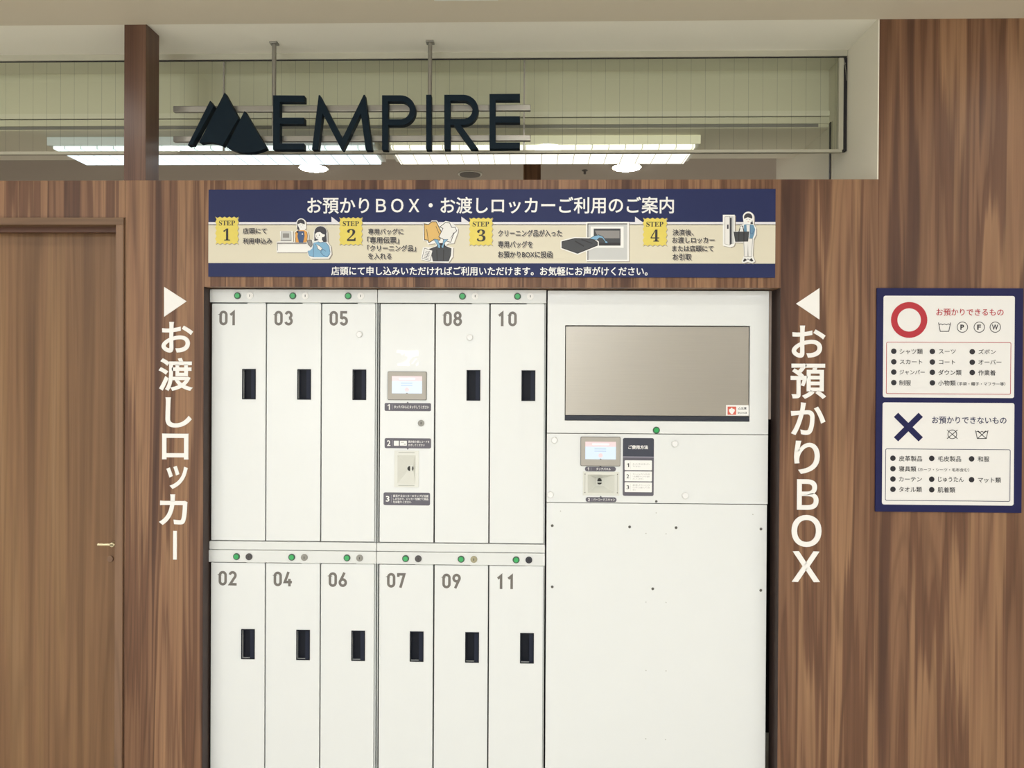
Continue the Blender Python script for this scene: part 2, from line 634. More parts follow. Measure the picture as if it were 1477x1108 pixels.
struct(MB().use(M_HALL).box(XS, XS + 0.1, YFRONT, YBACK, 0, CZ), 'wall_far_right', 'plain painted wall far to the right', 'wall')
struct(MB().use(M_HALL).box(-XS, XS, YFRONT - 0.1, YFRONT, 0, CZ), 'wall_front', 'plain painted wall behind the viewer', 'wall')
struct(MB().use(M_HALL).box(-XS, XS, YBACK, YBACK + 0.1, 0, CZ), 'wall_back', 'plain painted wall at the back of the shop', 'wall')

# wooden wall
struct(MB().use(M_WL).box(XD, OX0, 0, TH, 0, WT), 'wall_left', 'walnut veneer panel left of the lockers with white vertical lettering', 'wall')
struct(MB().use(M_WP).box(XP0, XP1, 0, TH, WT, CZ), 'trim_1', 'walnut veneer post from the low wall up to the ceiling', 'post', bevel=0.0008)
struct(MB().use(M_WH).box(OX0, OX1, 0, TH, OZ1, WT), 'wall_header', 'walnut veneer panel above the lockers carrying the blue banner', 'wall')
struct(MB().use(M_WR).box(OX1, XR + 0.004, 0, TH, 0, WT), 'wall_right', 'walnut veneer panel right of the lockers with white vertical lettering', 'wall')
struct(MB().use(M_WT).box(XR + 0.004, XS, 0, TH, 0, CZ), 'wall_side_tall', 'tall walnut veneer wall at right carrying the navy notice board', 'wall')
struct(MB().use(M_PLAST).box(XR, XR + 0.004, 0, TH, WT, CZ).box(XR, XR + 0.15, TH, 1.05, 0, CZ), 'wall_reveal',
       'ivory plaster side wall beside the wired glass', 'wall')
# door, its frame and the panel over it
ZDH = U(90, 314, 0)[1]
struct(MB().use(M_WD).box(-XS, XD - 0.0008, 0, TH, ZDH, WT), 'wall_door_header', 'walnut veneer panel above the sliding door', 'wall')
zf0 = U(90, 324.3, -0.008)[1]
xj0, xj1 = U(166.2, 560, -0.008)[0], U(177.4, 560, -0.008)[0]
XDL = -2.75
struct(MB().use(M_FRAMEH).box(XDL - 0.03, xj1, -0.008, TH, zf0, ZDH - 0.001).use(M_FRAME).box(xj0, xj1, -0.008, TH, 0, zf0).box(XDL - 0.03, XDL, -0.008, TH, 0, zf0),
       'trim_2', 'brown wood frame around the sliding door', 'door frame', bevel=0.0012)
struct(MB().use(M_WD).box(-XS, XDL - 0.035, 0, TH, 0, ZDH - 0.001), 'wall_door_left', 'walnut veneer wall left of the sliding door', 'wall')
struct(MB().use(M_DARK).box(xj1, XD, 0.012, TH, 0, ZDH - 0.001), 'trim_3', 'dark shadow gap between door frame and wooden wall', 'trim')
zr0 = U(90, 335, 0.03)[1]
struct(MB().use(M_PELMET).box(XDL, xj0, 0.03, 0.05, zr0, zf0), 'trim_4', 'dark rail cover strip above the sliding door', 'trim')
door = struct(MB().use(M_DOOR).box(XDL + 0.002, xj0 - 0.001, 0.068, 0.09, 0.008, zr0 + 0.018), 'door_1', 'brown wood sliding door with a slim brass lever', 'door')
hx0, hx1, hz0, hz1 = rect(139.6, 784.5, 166, 787.8, 0.0)
h = MB().use(M_BRASS).box(hx0, hx1 - 0.002, 0.0, 0.016, hz0, hz1)
h.cyl('y', (hx1 - 0.012, (hz0 + hz1) / 2), 0.008, 0.0, 0.068)
tag(h.build('door_handle', door, 0.002), 'slim pale brass lever handle')
c = U(159.5, 806, 0.068)
tag(MB().use(M_FRAME).disc(c[0], c[1], 0.011, 0.063, 0.068).build('lock_cover', door, 0.001), 'small round wooden lock cover below the lever')
# things behind the wall seen past the edge of the deposit box
struct(MB().use(mat('recess_lining_beige', '#cbb9a9', 0.6)).box(0.788, OX1 + 0.05, TH + 0.0015, TH + 0.012, U(1110, 605, TH)[1], OZ1 + 0.04), 'trim_5',
       'pale beige filler strip behind the right edge of the deposit box', 'trim')
M_RSHADE = mat('recess_shade_brown', '#3b2c27', 0.6, noise=0.06, stretch=(60, 60, 2))  # shade on the unlit recess sides, put into a dark brown colour
struct(MB().use(M_RSHADE).box(OX0, OX0 + 0.0015, 0.001, TH, 0, OZ1).box(OX1 - 0.0015, OX1, 0.001, TH, 0, OZ1), 'trim_7',
       'dark brown shade strips on both sides of the locker recess', 'trim')
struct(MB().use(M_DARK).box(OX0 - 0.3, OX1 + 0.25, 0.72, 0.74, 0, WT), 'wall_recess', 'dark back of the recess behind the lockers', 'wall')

# shutter box trim and its guide
za, zb = U(700, 163.4, YS)[1], U(700, 170.8, YS)[1]
zc, zd, ze = U(700, 172.0, YS)[1], U(700, 181.0, YS)[1], CZ2
fas = MB().use(M_FASC).box(-XS, XR, YS - 0.004, YS, CZ2 + 0.002, CZ)
fas.use(M_CEILI).box(-XS, XR, YS - 0.014, YS - 0.004, zb, za)
fas.use(M_FASC).box(-XS, XR, YS - 0.010, YS - 0.004, zd, zc)
fas.use(M_BLK).box(-XS, XR - 0.03, YS - 0.006, YS - 0.004, zc, zb)
fas.use(M_MGR).box(-XS, XR - 0.04, YS - 0.0065, YS - 0.004, ze + 0.003, zd)
tag(fas.build('shutter_box', None), 'long ivory shutter box front behind the wired glass', 'shutter box')
gx0, gx1 = U(1196.6, 220, YS)[0], U(1203.4, 220, YS)[0]
g = thing('shutter_guide_rail', (gx0, YS - 0.01, 1.0), 'narrow ivory shutter guide rail on the white side wall', 'guide rail')
og = g.location
MB(og).use(M_GUIDE).box(gx0, XR - 0.001, YS - 0.05, YS - 0.015, 1.0, zd - 0.002).build('rail_body', g, 0.001)
tag(MB(og).use(M_BLK).box(U(1192.8, 220, YS)[0], gx0, YS - 0.032, YS - 0.02, 1.0, zd - 0.002).build('slot', g), 'dark slot of the guide rail')
# wooden column in the shop
cx0, cx1 = U(755, 248, 1.3)[0], U(780, 248, 1.3)[0]
struct(MB().use(M_WT).box(cx0, cx1, 1.3, 1.42, 0, CZR), 'trim_6', 'slim wooden column inside the shop behind the sign', 'column')

# ---------------------------------------------------------------- wired glass smoke screen
sc = thing('smoke_screen', (0, YG, CZ), 'wired glass smoke screen hanging from the ceiling behind the shop sign', 'glass screen')
og = sc.location
gz0, gz1 = U(700, 217.5, YG)[1], U(700, 85.5, YG)[1]
gxr = U(1209.6, 150, YG)[0]
gxl = -3.6
MB(og).use(M_ALUL).box(gxl, XR - 0.0015, YG - 0.004, YG + 0.012, gz1 + 0.003, CZ).use(M_BLK).box(gxl, XR - 0.002, YG + 0.001, YG + 0.007, gz1 + 0.0005, gz1 + 0.003).build('top_rail', sc)
tag(MB(og).use(M_ALUL).box(gxl, U(1214, 218, YG)[0], YG - 0.004, YG + 0.012, U(700, 221.5, YG)[1], U(700, 217.0, YG)[1]).build('bottom_rail', sc, 0.001), 'thin pale metal rail under the glass')
MB(og).use(M_ALUL).box(gxr, U(1216.2, 150, YG)[0], YG - 0.004, YG + 0.02, gz0, gz1 - 0.003).build('side_channel', sc, 0.001)
tag(MB(og).use(M_BLK).box(U(1216.3, 150, YG)[0], XR - 0.0015, YG, YG + 0.02, gz0 - 0.004, gz1 - 0.003).build('side_gasket', sc), 'black gasket strip at the white wall')
joints = [U(322.5, 150, YG)[0], U(756, 150, YG)[0]]
edges = [gxl] + joints + [gxr]
for a, b in zip(edges[:-1], edges[1:]):
    MB(og).use(M_GLASS).prism([(a + 0.002, gz0), (b - 0.002, gz0), (b - 0.002, gz1), (a + 0.002, gz1)], YG + 0.004).build('glass_pane', sc, flat=True)
for x in joints:
    MB(og).use(M_ALU).box(x - 0.0028, x + 0.0028, YG, YG + 0.008, gz0 + 0.001, gz1 - 0.003).build('joint_strip', sc)
cb = MB(og).use(M_ALU)
cb.cyl('y', (U(1221, 86, YG - 0.01)[0] - 0.004, U(1219, 92, YG)[1]), 0.004, YG - 0.003, YG + 0.0)
for k in range(8):
    p, q = U(1217 + 4 * math.sin(k / 8 * 1.6), 84 + k * 4, YG - 0.004), U(1217 + 4 * math.sin((k + 1) / 8 * 1.6), 84 + (k + 1) * 4, YG - 0.004)
    cb.stroke([p, q], 0.0022, YG - 0.004, YG - 0.002)
tag(cb.build('hanging_wire', sc), 'thin loose wire beside the gasket')

# ---------------------------------------------------------------- lights behind the glass
fz = 0.924 + EYE
fy0, fy1 = 0.498, 0.745
fm = U(548, 226, fy0)[0]
for x0, x1, mm, lab in ((-1.959, fm - 0.022, M_TUBEC, 'cool white fluorescent ceiling light behind the glass, left of the two'),
                        (fm + 0.022, 0.655, M_TUBEW, 'warm white fluorescent ceiling light behind the glass, right of the two')):
    t = thing('fluorescent_light', ((x0 + x1) / 2, (fy0 + fy1) / 2, CZ2), lab, 'ceiling light', 'fluorescent lights behind the glass')
    og = t.location
    MB(og).use(M_FIX).box(x0, x1, fy0 + 0.006, fy1, fz + 0.012, CZ2).build('housing', t, 0.002)
    MB(og).use(M_SIDEC if mm is M_TUBEC else M_SIDEW).box(x0, x1, fy0, fy0 + 0.0055, fz + 0.0125, CZ2 - 0.001).build('side_diffuser', t, 0.001)
    MB(og).use(mm).box(x0 + 0.02, x1 - 0.02, fy0 + 0.008, fy1 - 0.006, fz, fz + 0.012).build('diffuser', t, 0.002)


def ceil_disc(name, px, py, Z, r, lens, lab, cat, group=None, part='lens'):
    X, Y = UZ(px, py, Z)
    t = thing(name, (X, Y, Z), lab, cat, group)
    og = t.location
    MB(og).use(M_FIX).cyl('z', (X, Y), r * 1.10, Z - 0.006, Z, 36).build('rim', t, 0.001)
    MB(og).use(lens).cyl('z', (X, Y), r * 0.96, Z - 0.009, Z - 0.0061, 36).build(part, t)
    return t


ceil_disc('downlight', 452, 241.2, CZR, 0.075, M_LED, 'glowing round downlight in the shop ceiling, left of the two', 'downlight', 'downlights in the shop ceiling')
ceil_disc('downlight', 904, 240.3, CZR, 0.075, M_LED, 'glowing round downlight in the shop ceiling, right of the two', 'downlight', 'downlights in the shop ceiling')
ceil_disc('ceiling_speaker', 678, 250.5, CZR, 0.062, M_SPK, 'round grey ceiling speaker grille between the downlights', 'speaker', part='grille')
X, Y = UZ(843.5, 245.5, CZR)
MBs = MB((X, Y, CZR)).use(M_SPK).cyl('z', (X, Y), 0.016, CZR - 0.004, CZR, 20).cyl('z', (X, Y), 0.007, CZR - 0.022, CZR - 0.004, 12)
tag(MBs.build('sprinkler_head', None), 'tiny dark sprinkler head in the shop ceiling', 'sprinkler')
for k, (px, py) in enumerate(((252, 216), (790, 213), (1330, 210))):
    # mirror images of these lamps show in the glass: find the lamp from its mirror image behind the pane
    X, Yv = UZ(px, py, CZ - 0.01)
    Y = 2 * YG - Yv
    t = thing('front_downlight', (X, Y, CZ - 0.003), ('round downlight in the front ceiling above the door side', 'round downlight in the front ceiling above the lockers',
              'round downlight in the front ceiling above the notice board')[k], 'downlight', 'downlights in the front ceiling')
    og = t.location
    MB(og).use(M_FIX).cyl('z', (X, Y), 0.085, CZ - 0.009, CZ - 0.003, 36).build('rim', t)
    MB(og).use(M_LED).cyl('z', (X, Y), 0.068, CZ - 0.012, CZ - 0.0091, 36).build('lens', t)
# hatch rim on the ceiling at the top edge of the photograph
X, Y = UZ(668, 1.5, CZ - 0.012)
MBs = MB((X, Y, CZ - 0.003)).use(M_FIX)
MBs.box(X - 0.09, X + 0.11, Y - 0.2, Y, CZ - 0.012, CZ - 0.003)
tag(MBs.build('ceiling_access_hatch', None, 0.002), 'white ceiling hatch rim at the top edge of the photo', 'ceiling hatch')

# ---------------------------------------------------------------- hanging shop sign
YT = 0.098                     # face of the letters
ZO = lambda x, y: U(240 + x / 2.6375, 30 + y / 2.6375, YT)
sg = thing('hanging_sign', (U(507, 57, 0.148)[0], 0.148, CZ), 'dark teal metal letters and mountain emblem hung below the ceiling on two rods', 'sign')
og = sg.location


def letter(polys, name='letter'):
    mb = MB(og).use(M_SIGN)
    for p in polys:
        mb.prism([ZO(*q) for q in p], YT, YT + 0.028)
    return mb.build(name, sg, 0.0008)


def bowl(xs, x1, yt, yb, t):
    """outline of a P or R bowl from the stem at xs to the right limit x1"""
    r = (yb - yt) / 2
    cx, cy = x1 - r, (yt + yb) / 2
    out = [(xs, yt)] + arc(cx, cy, r, r, -90, 90, 18) + [(xs, yb)]
    inn = [(xs, yt + t)] + arc(cx, cy, r - t, r - t, -90, 90, 18) + [(xs, yb - t)]
    return out + inn[::-1]


for L in ([[(405, 283), (525, 284), (525, 308), (431, 308), (431, 368), (524, 368), (524, 392), (431, 392), (431, 466), (523, 466), (523, 490), (405, 490)]],
          [[(553, 490), (579, 282), (584, 282), (669, 447), (750, 281), (755, 281), (783, 492), (758, 492), (739, 352), (672, 491), (666, 491), (594, 352), (577, 490)]],
          [[(820, 283), (843, 283), (843, 492), (820, 492)], bowl(842, 948, 283, 397, 23)],
          [[(988, 281), (1008, 281), (1008, 490), (988, 490)]],
          [[(1057, 281), (1080, 281), (1080, 489), (1057, 489)], bowl(1079, 1187, 281, 396, 23), [(1092, 395), (1119, 395), (1187, 488), (1158, 488)]],
          [[(1229, 278), (1345, 277), (1345, 302), (1252, 302), (1252, 363), (1345, 363), (1345, 387), (1252, 387), (1252, 462), (1345, 462), (1345, 486), (1229, 487)]]):
    letter(L)
for P in ([(166, 303), (180, 325), (103, 464), (100, 472), (94, 471), (80, 474)],
          [(221, 272), (274, 370), (213, 476), (205, 471), (186, 464), (164, 461), (142, 462), (127, 465), (125, 461)],
          [(297, 342), (381, 484), (356, 494), (330, 500), (300, 502), (268, 497), (240, 487), (228, 480)]):
    letter([P], 'emblem_peak')
for y0, y1 in ((322, 345), (437, 459)):
    x0, x1, z0, z1 = rect(240 + 27 / 2.6375, 30 + y0 / 2.6375, 240 + 1386 / 2.6375, 30 + y1 / 2.6375, YT + 0.032)
    MB(og).use(M_ALU).box(x0, x1, YT + 0.0285, YT + 0.045, z0, z1).build('cross_bar', sg, 0.002)
for px in (395.3, 620.2):
    x = U(px, 100, 0.15)[0]
    zb_ = U(px, 30 + 459 / 2.6375, 0.15)[1]
    MB(og).use(M_ALU).cyl('z', (x, YT + 0.0525), 0.0075, zb_, CZ - 0.004, 20).build('hanging_rod', sg, smooth=False)
    MB(og).use(M_ALU).box(x - 0.014, x + 0.014, YT + 0.038, YT + 0.067, CZ - 0.006, CZ).build('ceiling_plate', sg, 0.001)

# ---------------------------------------------------------------- instruction banner
x0, x1, z0, z1 = -1.0863, 0.7920, 0.3422 + EYE, 0.6327 + EYE
YBN = -0.004
bn = thing('instruction_banner', (x0, 0, z0), 'wide navy and cream banner of four steps above the lockers', 'banner')
og = bn.location
H = z1 - z0
p = MB(og).use(M_NAVY).box(x0, x1, YBN, -0.0012, z0, z1)
p.use(M_CREAM).box(x0, x1, YBN - 0.0003, YBN, z1 - 0.842 * H, z1 - 0.40 * H)
p.use(M_LAV).box(x0, x1, YBN - 0.0004, YBN, z1 - 0.398 * H, z1 - 0.372 * H)
p.use(M_MGR).box(x0, x1, YBN - 0.0003, YBN, z1 - 0.407 * H, z1 - 0.398 * H)
for a, b in ((478.1, 489.5), (665.5, 678), (916, 928)):
    p.use(M_LAV).prism([U(a, 312.6, YBN), U(b, 321.5, YBN), U(a, 321.5, YBN)], YBN - 0.0005)
p.build('panel', bn)
tag(fit_text(MB(og), 'お預かりＢＯＸ・お渡しロッカーご利用のご案内', (443.2, 284.0, 972, 308.2), YBN - 0.0006, M_PRW, 0.015, res=4).build('title_lettering', bn), 'white title lettering on navy')
tag(fit_text(MB(og), '店頭にて申し込みいただければご利用いただけます。お気軽にお声がけください。', (477.8, 384.6, 934.2, 397.6), YBN - 0.0006, M_PRW, 0.018).build('footer_lettering', bn), 'white footer lettering on navy')
for num, (a, b, c_, d) in zip('𝟏𝟐𝟑𝟒', ((310.6, 312.6, 344.4, 352.6), (489.2, 313.4, 523.1, 353.9), (676.5, 314.0, 710.9, 354.6), (927.0, 314.2, 962.3, 355.0))):
    xa, xb, zl, zh = rect(a, b, c_, d, YBN)
    pts = []
    n, amp = 5, 0.0022
    for side in range(4):
        for k in range(n * 4):
            t = k / (n * 4)
            w_ = amp * math.cos(t * n * 2 * math.pi)
            pts.append([(xa + (xb - xa) * t, zl + amp - w_), (xb - amp + w_, zl + (zh - zl) * t), (xb - (xb - xa) * t, zh - amp + w_), (xa + amp - w_, zh - (zh - zl) * t)][side])
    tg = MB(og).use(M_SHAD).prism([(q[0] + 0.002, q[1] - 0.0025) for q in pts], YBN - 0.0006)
    tg.use(M_YEL).prism(pts, YBN - 0.0010)
    tg = tag(tg.build('step_tag', bn), 'yellow wavy edged step tag')
    lt = MB(og)
    fit_text(lt, '𝐒𝐓𝐄𝐏', (a + 5.2, b + 5.6, c_ - 5.4, b + 12.8), YBN - 0.0014, M_PRB, 0.0)
    fit_text(lt, num, (a + 11.4, b + 17.0, a + (21.4 if num == '𝟏' else 23.8), b + 34.4), YBN - 0.0014, M_PRB, 0.0)
    lt.build('step_lettering', tg)
CAP = [[('店頭にて', 350.3, 328.8, 384.7, 337.2), ('利用申込み', 350.3, 343.3, 392.3, 352)],
       [('専用バッグに', 531, 329.6, 581.7, 338.4), ('「専用伝票」', 529.5, 341.6, 575.5, 351.3), ('「クリーニング品」', 529.5, 353.5, 600, 362.6), ('を入れる', 531, 365, 564.5, 374)],
       [('クリーニング品が入った', 718.4, 331.4, 810.4, 341.2), ('専用バッグを', 718.4, 347.7, 768.2, 357.3), ('お預かりBOXに投函', 718.2, 362.2, 796.8, 372)],
       [('決済後、', 970.2, 330.9, 1000.4, 339.8), ('お渡しロッカー', 969.6, 341.8, 1030.7, 350.6), ('または店頭にて', 969.6, 354.1, 1029, 362.9), ('お引取', 970.2, 365.8, 997.3, 375.2)]]
for lines in CAP:
    mb = MB(og)
    for s_, a, b, c_, d in lines:
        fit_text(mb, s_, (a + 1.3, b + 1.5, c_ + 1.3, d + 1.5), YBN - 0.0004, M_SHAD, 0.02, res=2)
        fit_text(mb, s_, (a, b, c_, d), YBN - 0.0007, M_PRW, 0.03, res=2)
        fit_text(mb, s_, (a, b, c_, d), YBN - 0.0010, M_PRB, 0.022, res=2)
    tag(mb.build('caption_lettering', bn), 'black caption lettering on cream')


class Pic:
    """flat printed drawing: points given on an enlarged tracing (origin px, scale)"""

    def __init__(s, og, ox, oy, sc, Y):
        s.mb, s.ox, s.oy, s.sc, s.Y, s.k = MB(og), ox, oy, sc, Y, 0

    def t(s, q):
        return U(s.ox + q[0] / s.sc, s.oy + q[1] / s.sc, s.Y)

    def lay(s):
        s.k += 1
        return s.Y - 0.00008 * s.k

    def fill(s, m, pts):
        s.mb.use(m).prism([s.t(q) for q in pts], s.lay())
        return s

    def line(s, m, pts, wpx, closed=False):
        s.mb.use(m).stroke([s.t(q) for q in pts], wpx / s.sc * 0.0023, s.lay(), closed=closed)
        return s

    def oval(s, m, cx, cy, rx, ry, n=20):
        return s.fill(m, arc(cx, cy, rx, ry, 0, 360 - 360 / n, n - 1))

    def build(s, parent, label):
        return tag(s.mb.build('illustration', parent), label)


def grow(pts, d):
    """outline moved outward by d"""
    n = len(pts)
    a = sum(pts[i][0] * pts[(i + 1) % n][1] - pts[(i + 1) % n][0] * pts[i][1] for i in range(n))
    sg_ = 1 if a > 0 else -1
    out = []
    for i in range(n):
        p, q, r = Vector(pts[i - 1]), Vector(pts[i]), Vector(pts[(i + 1) % n])
        d1, d2 = (q - p).normalized(), (r - q).normalized()
        k = Vector((d1.y, -d1.x)) + Vector((d2.y, -d2.x))
        k = Vector((d1.y, -d1.x)) if k.length < 1e-6 else k.normalized()
        out.append(tuple(q + k * d * sg_ / max(0.5, k.dot(Vector((d1.y, -d1.x))))))
    return out


# step 1: shop counter with a clerk and a customer
P = Pic(og, 380, 305, 13.43, YBN - 0.0005)
clerk = [(640, 150)] + arc(730, 230, 95, 95, 200, 340, 8) + [(830, 330), (800, 355), (860, 390), (880, 460), (875, 610), (600, 610), (590, 460), (610, 390), (660, 350), (640, 300)]
clerk = clerk[1:]
cust = arc(1110, 430, 135, 150, 190, 350, 8) + [(1245, 590), (1310, 680), (1325, 830), (1270, 920), (930, 920), (865, 860), (845, 720), (840, 580), (940, 540), (975, 560)]
desk = [(255, 590), (330, 575), (320, 380), (570, 375), (575, 590), (850, 600), (850, 795), (255, 795)]
for o_ in (desk, clerk, cust):
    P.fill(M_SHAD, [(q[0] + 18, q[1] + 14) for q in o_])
P.fill(M_PRW, desk).fill(M_PRW, clerk)
P.fill(M_LGR, [(345, 395), (535, 395), (540, 560), (340, 560)]).line(M_PRG, [(345, 395), (535, 395), (540, 560), (340, 560)], 10, True)
P.fill(M_PRG, [(375, 425), (500, 425), (500, 510), (375, 510)]).fill(M_MGR, [(320, 575), (360, 555), (520, 555), (550, 575)])
P.oval(M_HAIR, 728, 225, 75, 72).fill(M_HAIR, [(655, 250), (700, 340), (700, 370), (655, 350)])
P.fill(M_PRW, [(665, 250), (720, 228), (790, 250), (785, 300), (735, 330), (680, 300)]).fill(M_PRW, [(700, 320), (760, 320), (770, 360), (700, 360)])
P.line(M_PRB, [(700, 268), (720, 262)], 6).line(M_PRB, [(745, 262), (770, 268)], 6).line(M_PRB, [(722, 303), (745, 303)], 6)
P.fill(M_ORA, [(625, 400), (680, 365), (800, 365), (850, 400), (855, 600), (620, 600)]).fill(M_HAIR, [(640, 385), (680, 365), (690, 420), (650, 420)])
P.fill(M_DBLUE, [(680, 385), (790, 385), (800, 480), (770, 605), (690, 605), (660, 480)]).line(M_PRB, [(625, 400), (612, 470), (630, 600)], 7).line(M_PRB, [(842, 400), (858, 470), (840, 600)], 7)
P.oval(M_PRW, 757, 440, 12, 14)
P.fill(M_MGR, [(265, 605), (840, 605), (840, 632), (265, 632)]).line(M_PRG, [(275, 610), (275, 760)], 10)
P.fill(M_PRW, cust)
P.oval(M_HAIR, 1110, 400, 118, 112).fill(M_HAIR, [(990, 400), (1220, 400), (1232, 590), (1170, 600), (1130, 540), (1020, 570), (988, 580)])
P.fill(M_PRW, [(1005, 440), (1040, 410), (1100, 400), (1150, 440), (1195, 455), (1180, 495), (1140, 500), (1130, 590), (1070, 600), (1070, 550), (1020, 530), (1005, 490)])
P.oval(M_PRB, 1088, 462, 8, 12).oval(M_PRB, 1030, 480, 6, 10).line(M_PRB, [(1040, 516), (1070, 514)], 7)
P.fill(M_BLUE, [(975, 610), (1060, 590), (1120, 605), (1210, 600), (1275, 680), (1295, 830), (1250, 890), (975, 890), (900, 870), (865, 770), (950, 720)])
P.line(M_DBLUE, [(1060, 590), (1110, 608), (1170, 595)], 9).line(M_DBLUE, [(975, 620), (972, 890)], 8).line(M_DBLUE, [(1215, 775), (1155, 735), (1110, 790), (1160, 850), (1240, 885), (1290, 820)], 8)
P.line(M_DBLUE, [(1210, 600), (1275, 680), (1297, 800)], 8).line(M_DBLUE, [(865, 770), (890, 860), (975, 880)], 8)
P.fill(M_PRW, [(1010, 635), (1090, 670), (1145, 720), (1110, 765), (1050, 720), (1045, 680)]).line(M_PRB, [(1010, 635), (1090, 670), (1145, 720), (1110, 765), (1050, 720), (1045, 680)], 7, True)
P.fill(M_PRW, [(845, 640), (940, 650), (950, 720), (900, 765), (850, 710)]).fill(M_MGR, [(850, 570), (935, 555), (955, 650), (925, 690), (870, 640)]).line(M_PRB, [(850, 570), (935, 555), (955, 650), (925, 700), (870, 640)], 8, True)
P.build(bn, 'printed shop counter with clerk and customer')

# step 2: clothes going into a bag
P = Pic(og, 595, 305, 13.43, YBN - 0.0005)
out = [(205, 250), (250, 215), (340, 225), (370, 175), (470, 175), (530, 260), (640, 185), (760, 210), (880, 330), (880, 400), (800, 620), (690, 625), (640, 660), (790, 700), (780, 880), (700, 995), (370, 985), (160, 930), (200, 700), (400, 690), (470, 650), (440, 620), (300, 640), (270, 570), (205, 560)]
P.fill(M_SHAD, [(q[0] + 18, q[1] + 14) for q in out]).fill(M_PRW, out)
sh = [(225, 240), (310, 255), (375, 200), (460, 200), (560, 400), (530, 560), (430, 540), (320, 605), (300, 560), (230, 545)]
P.fill(M_YOR, sh).line(M_PRB, sh, 14, True).line(M_PRB, [(275, 345), (310, 600)], 9).line(M_PRB, [(455, 290), (520, 440)], 9)
ts = [(530, 300), (640, 215), (720, 225), (760, 310), (830, 310), (855, 380), (800, 430), (740, 600), (660, 575), (510, 495), (590, 330)]
P.fill(M_CARD, ts).line(M_PRB, ts, 12, True).line(M_PRB, [(800, 410), (740, 520)], 8)
bag = [(330, 730), (470, 680), (630, 670), (750, 720), (740, 850), (700, 965), (400, 965), (375, 850)]
P.fill(M_CHAR, bag).line(M_PRB, bag, 10, True).line(M_PRB, [(470, 740), (480, 960)], 18).line(M_PRB, [(605, 740), (600, 960)], 18)
P.fill(M_PRB, [(480, 620), (620, 610), (640, 680), (560, 720), (470, 680)])
a1 = [(410, 540), (490, 545), (530, 650), (545, 640), (530, 720), (480, 690), (495, 670)]
a2 = [(600, 545), (690, 540), (630, 600), (600, 680), (615, 690), (570, 715), (560, 660), (580, 660)]
P.fill(M_BLUE, a1).fill(M_BLUE, a2).line(M_PRB, a1, 6, True).line(M_PRB, a2, 6, True)
slip = [(235, 715), (390, 760), (345, 955), (185, 910)]
P.fill(M_CARD, slip).line(M_PRB, slip, 8, True)
for q in range(5):
    P.line(M_PRG, [(255 - 8 * q, 770 + 30 * q), (345 - 8 * q, 795 + 30 * q)], 9)
P.line(M_PRB, [(330, 770), (265, 900)], 8)
P.build(bn, 'printed clothes dropping into a black bag')

# step 3: bag pushed into the deposit box
P = Pic(og, 800, 310, 11.36, YBN - 0.0005)
P.fill(M_SHAD, [(530, 130), (1230, 130), (1230, 775), (530, 775)]).fill(M_PRW, [(517, 115), (1218, 115), (1218, 762), (517, 762)])
P.fill(M_LGR, [(555, 155), (1190, 155), (1190, 735), (555, 735)]).line(M_PRB, [(545, 740), (545, 148), (1190, 148)], 14)
P.fill(M_PRW, [(590, 190), (1130, 190), (1130, 540), (590, 540)])
P.fill(M_CHAR, [(640, 225), (1080, 225), (1080, 505), (640, 505)]).fill(M_MGR, [(660, 258), (1062, 258), (1062, 385), (720, 385)]).fill(M_PRB, [(640, 455), (1080, 455), (1080, 505), (640, 505)])
bg = [(120, 440), (330, 388), (620, 395), (700, 450), (700, 500), (375, 630), (120, 540)]
P.fill(M_PRW, grow(bg, 24)).fill(M_CHAR, bg).line(M_PRB, bg, 14, True).line(M_PRB, [(335, 430), (480, 515)], 22).line(M_PRB, [(440, 405), (620, 470)], 16)
ar = [(570, 390), (650, 345), (720, 330), (790, 355), (840, 430), (865, 435), (870, 470), (815, 455), (825, 440), (780, 385), (735, 375), (690, 415)]
P.fill(M_BLUE, ar).line(M_PRB, ar, 8, True)
P.build(bn, 'printed black bag pushed into the deposit box')

# step 4: locker and a customer carrying a bag
P = Pic(og, 1020, 300, 12.314, YBN - 0.0005)
lk = [(278, 122), (490, 122), (490, 640), (470, 680), (410, 700), (278, 670)]
wm = arc(730, 165, 100, 100, 190, 350, 8) + [(830, 290), (870, 360), (870, 470), (825, 560), (810, 850), (850, 950), (800, 985), (720, 960), (640, 985), (610, 950), (650, 850), (640, 620), (480, 615), (460, 430), (570, 400), (580, 320), (650, 280), (640, 220)]
for o_ in (lk, wm):
    P.fill(M_SHAD, [(q[0] + 18, q[1] + 14) for q in o_])
P.fill(M_PRW, lk)
P.fill(M_LGR, [(310, 150), (470, 150), (470, 640), (310, 640)]).fill(M_HAIR, [(400, 175), (435, 175), (435, 640), (400, 660)]).fill(M_CARD, [(315, 160), (400, 150), (400, 662), (315, 640)])
P.line(M_PRG, [(315, 160), (400, 150), (400, 662), (315, 640)], 6, True).fill(M_HAIR, [(352, 298), (380, 295), (380, 372), (352, 372)])
P.fill(M_PRW, wm)
P.oval(M_HAIR, 727, 165, 75, 70).fill(M_HAIR, [(765, 240), (800, 220), (815, 285), (770, 290)])
P.fill(M_PRW, [(660, 195), (720, 165), (800, 195), (790, 245), (740, 285), (690, 260)]).line(M_PRB, [(695, 205), (712, 203)], 6).line(M_PRB, [(745, 203), (765, 205)], 6).line(M_RED, [(718, 245), (740, 245)], 6)
P.fill(M_JAC, [(650, 300), (700, 290), (770, 295), (820, 300), (850, 380), (835, 470), (805, 545), (750, 540), (650, 430)]).fill(M_CARD, [(695, 300), (755, 300), (750, 540), (705, 440)]).line(M_DBLUE, [(760, 300), (765, 450), (800, 460), (835, 400)], 7)
lg = [(645, 560), (805, 545), (785, 870), (728, 870), (722, 640), (715, 870), (662, 870)]
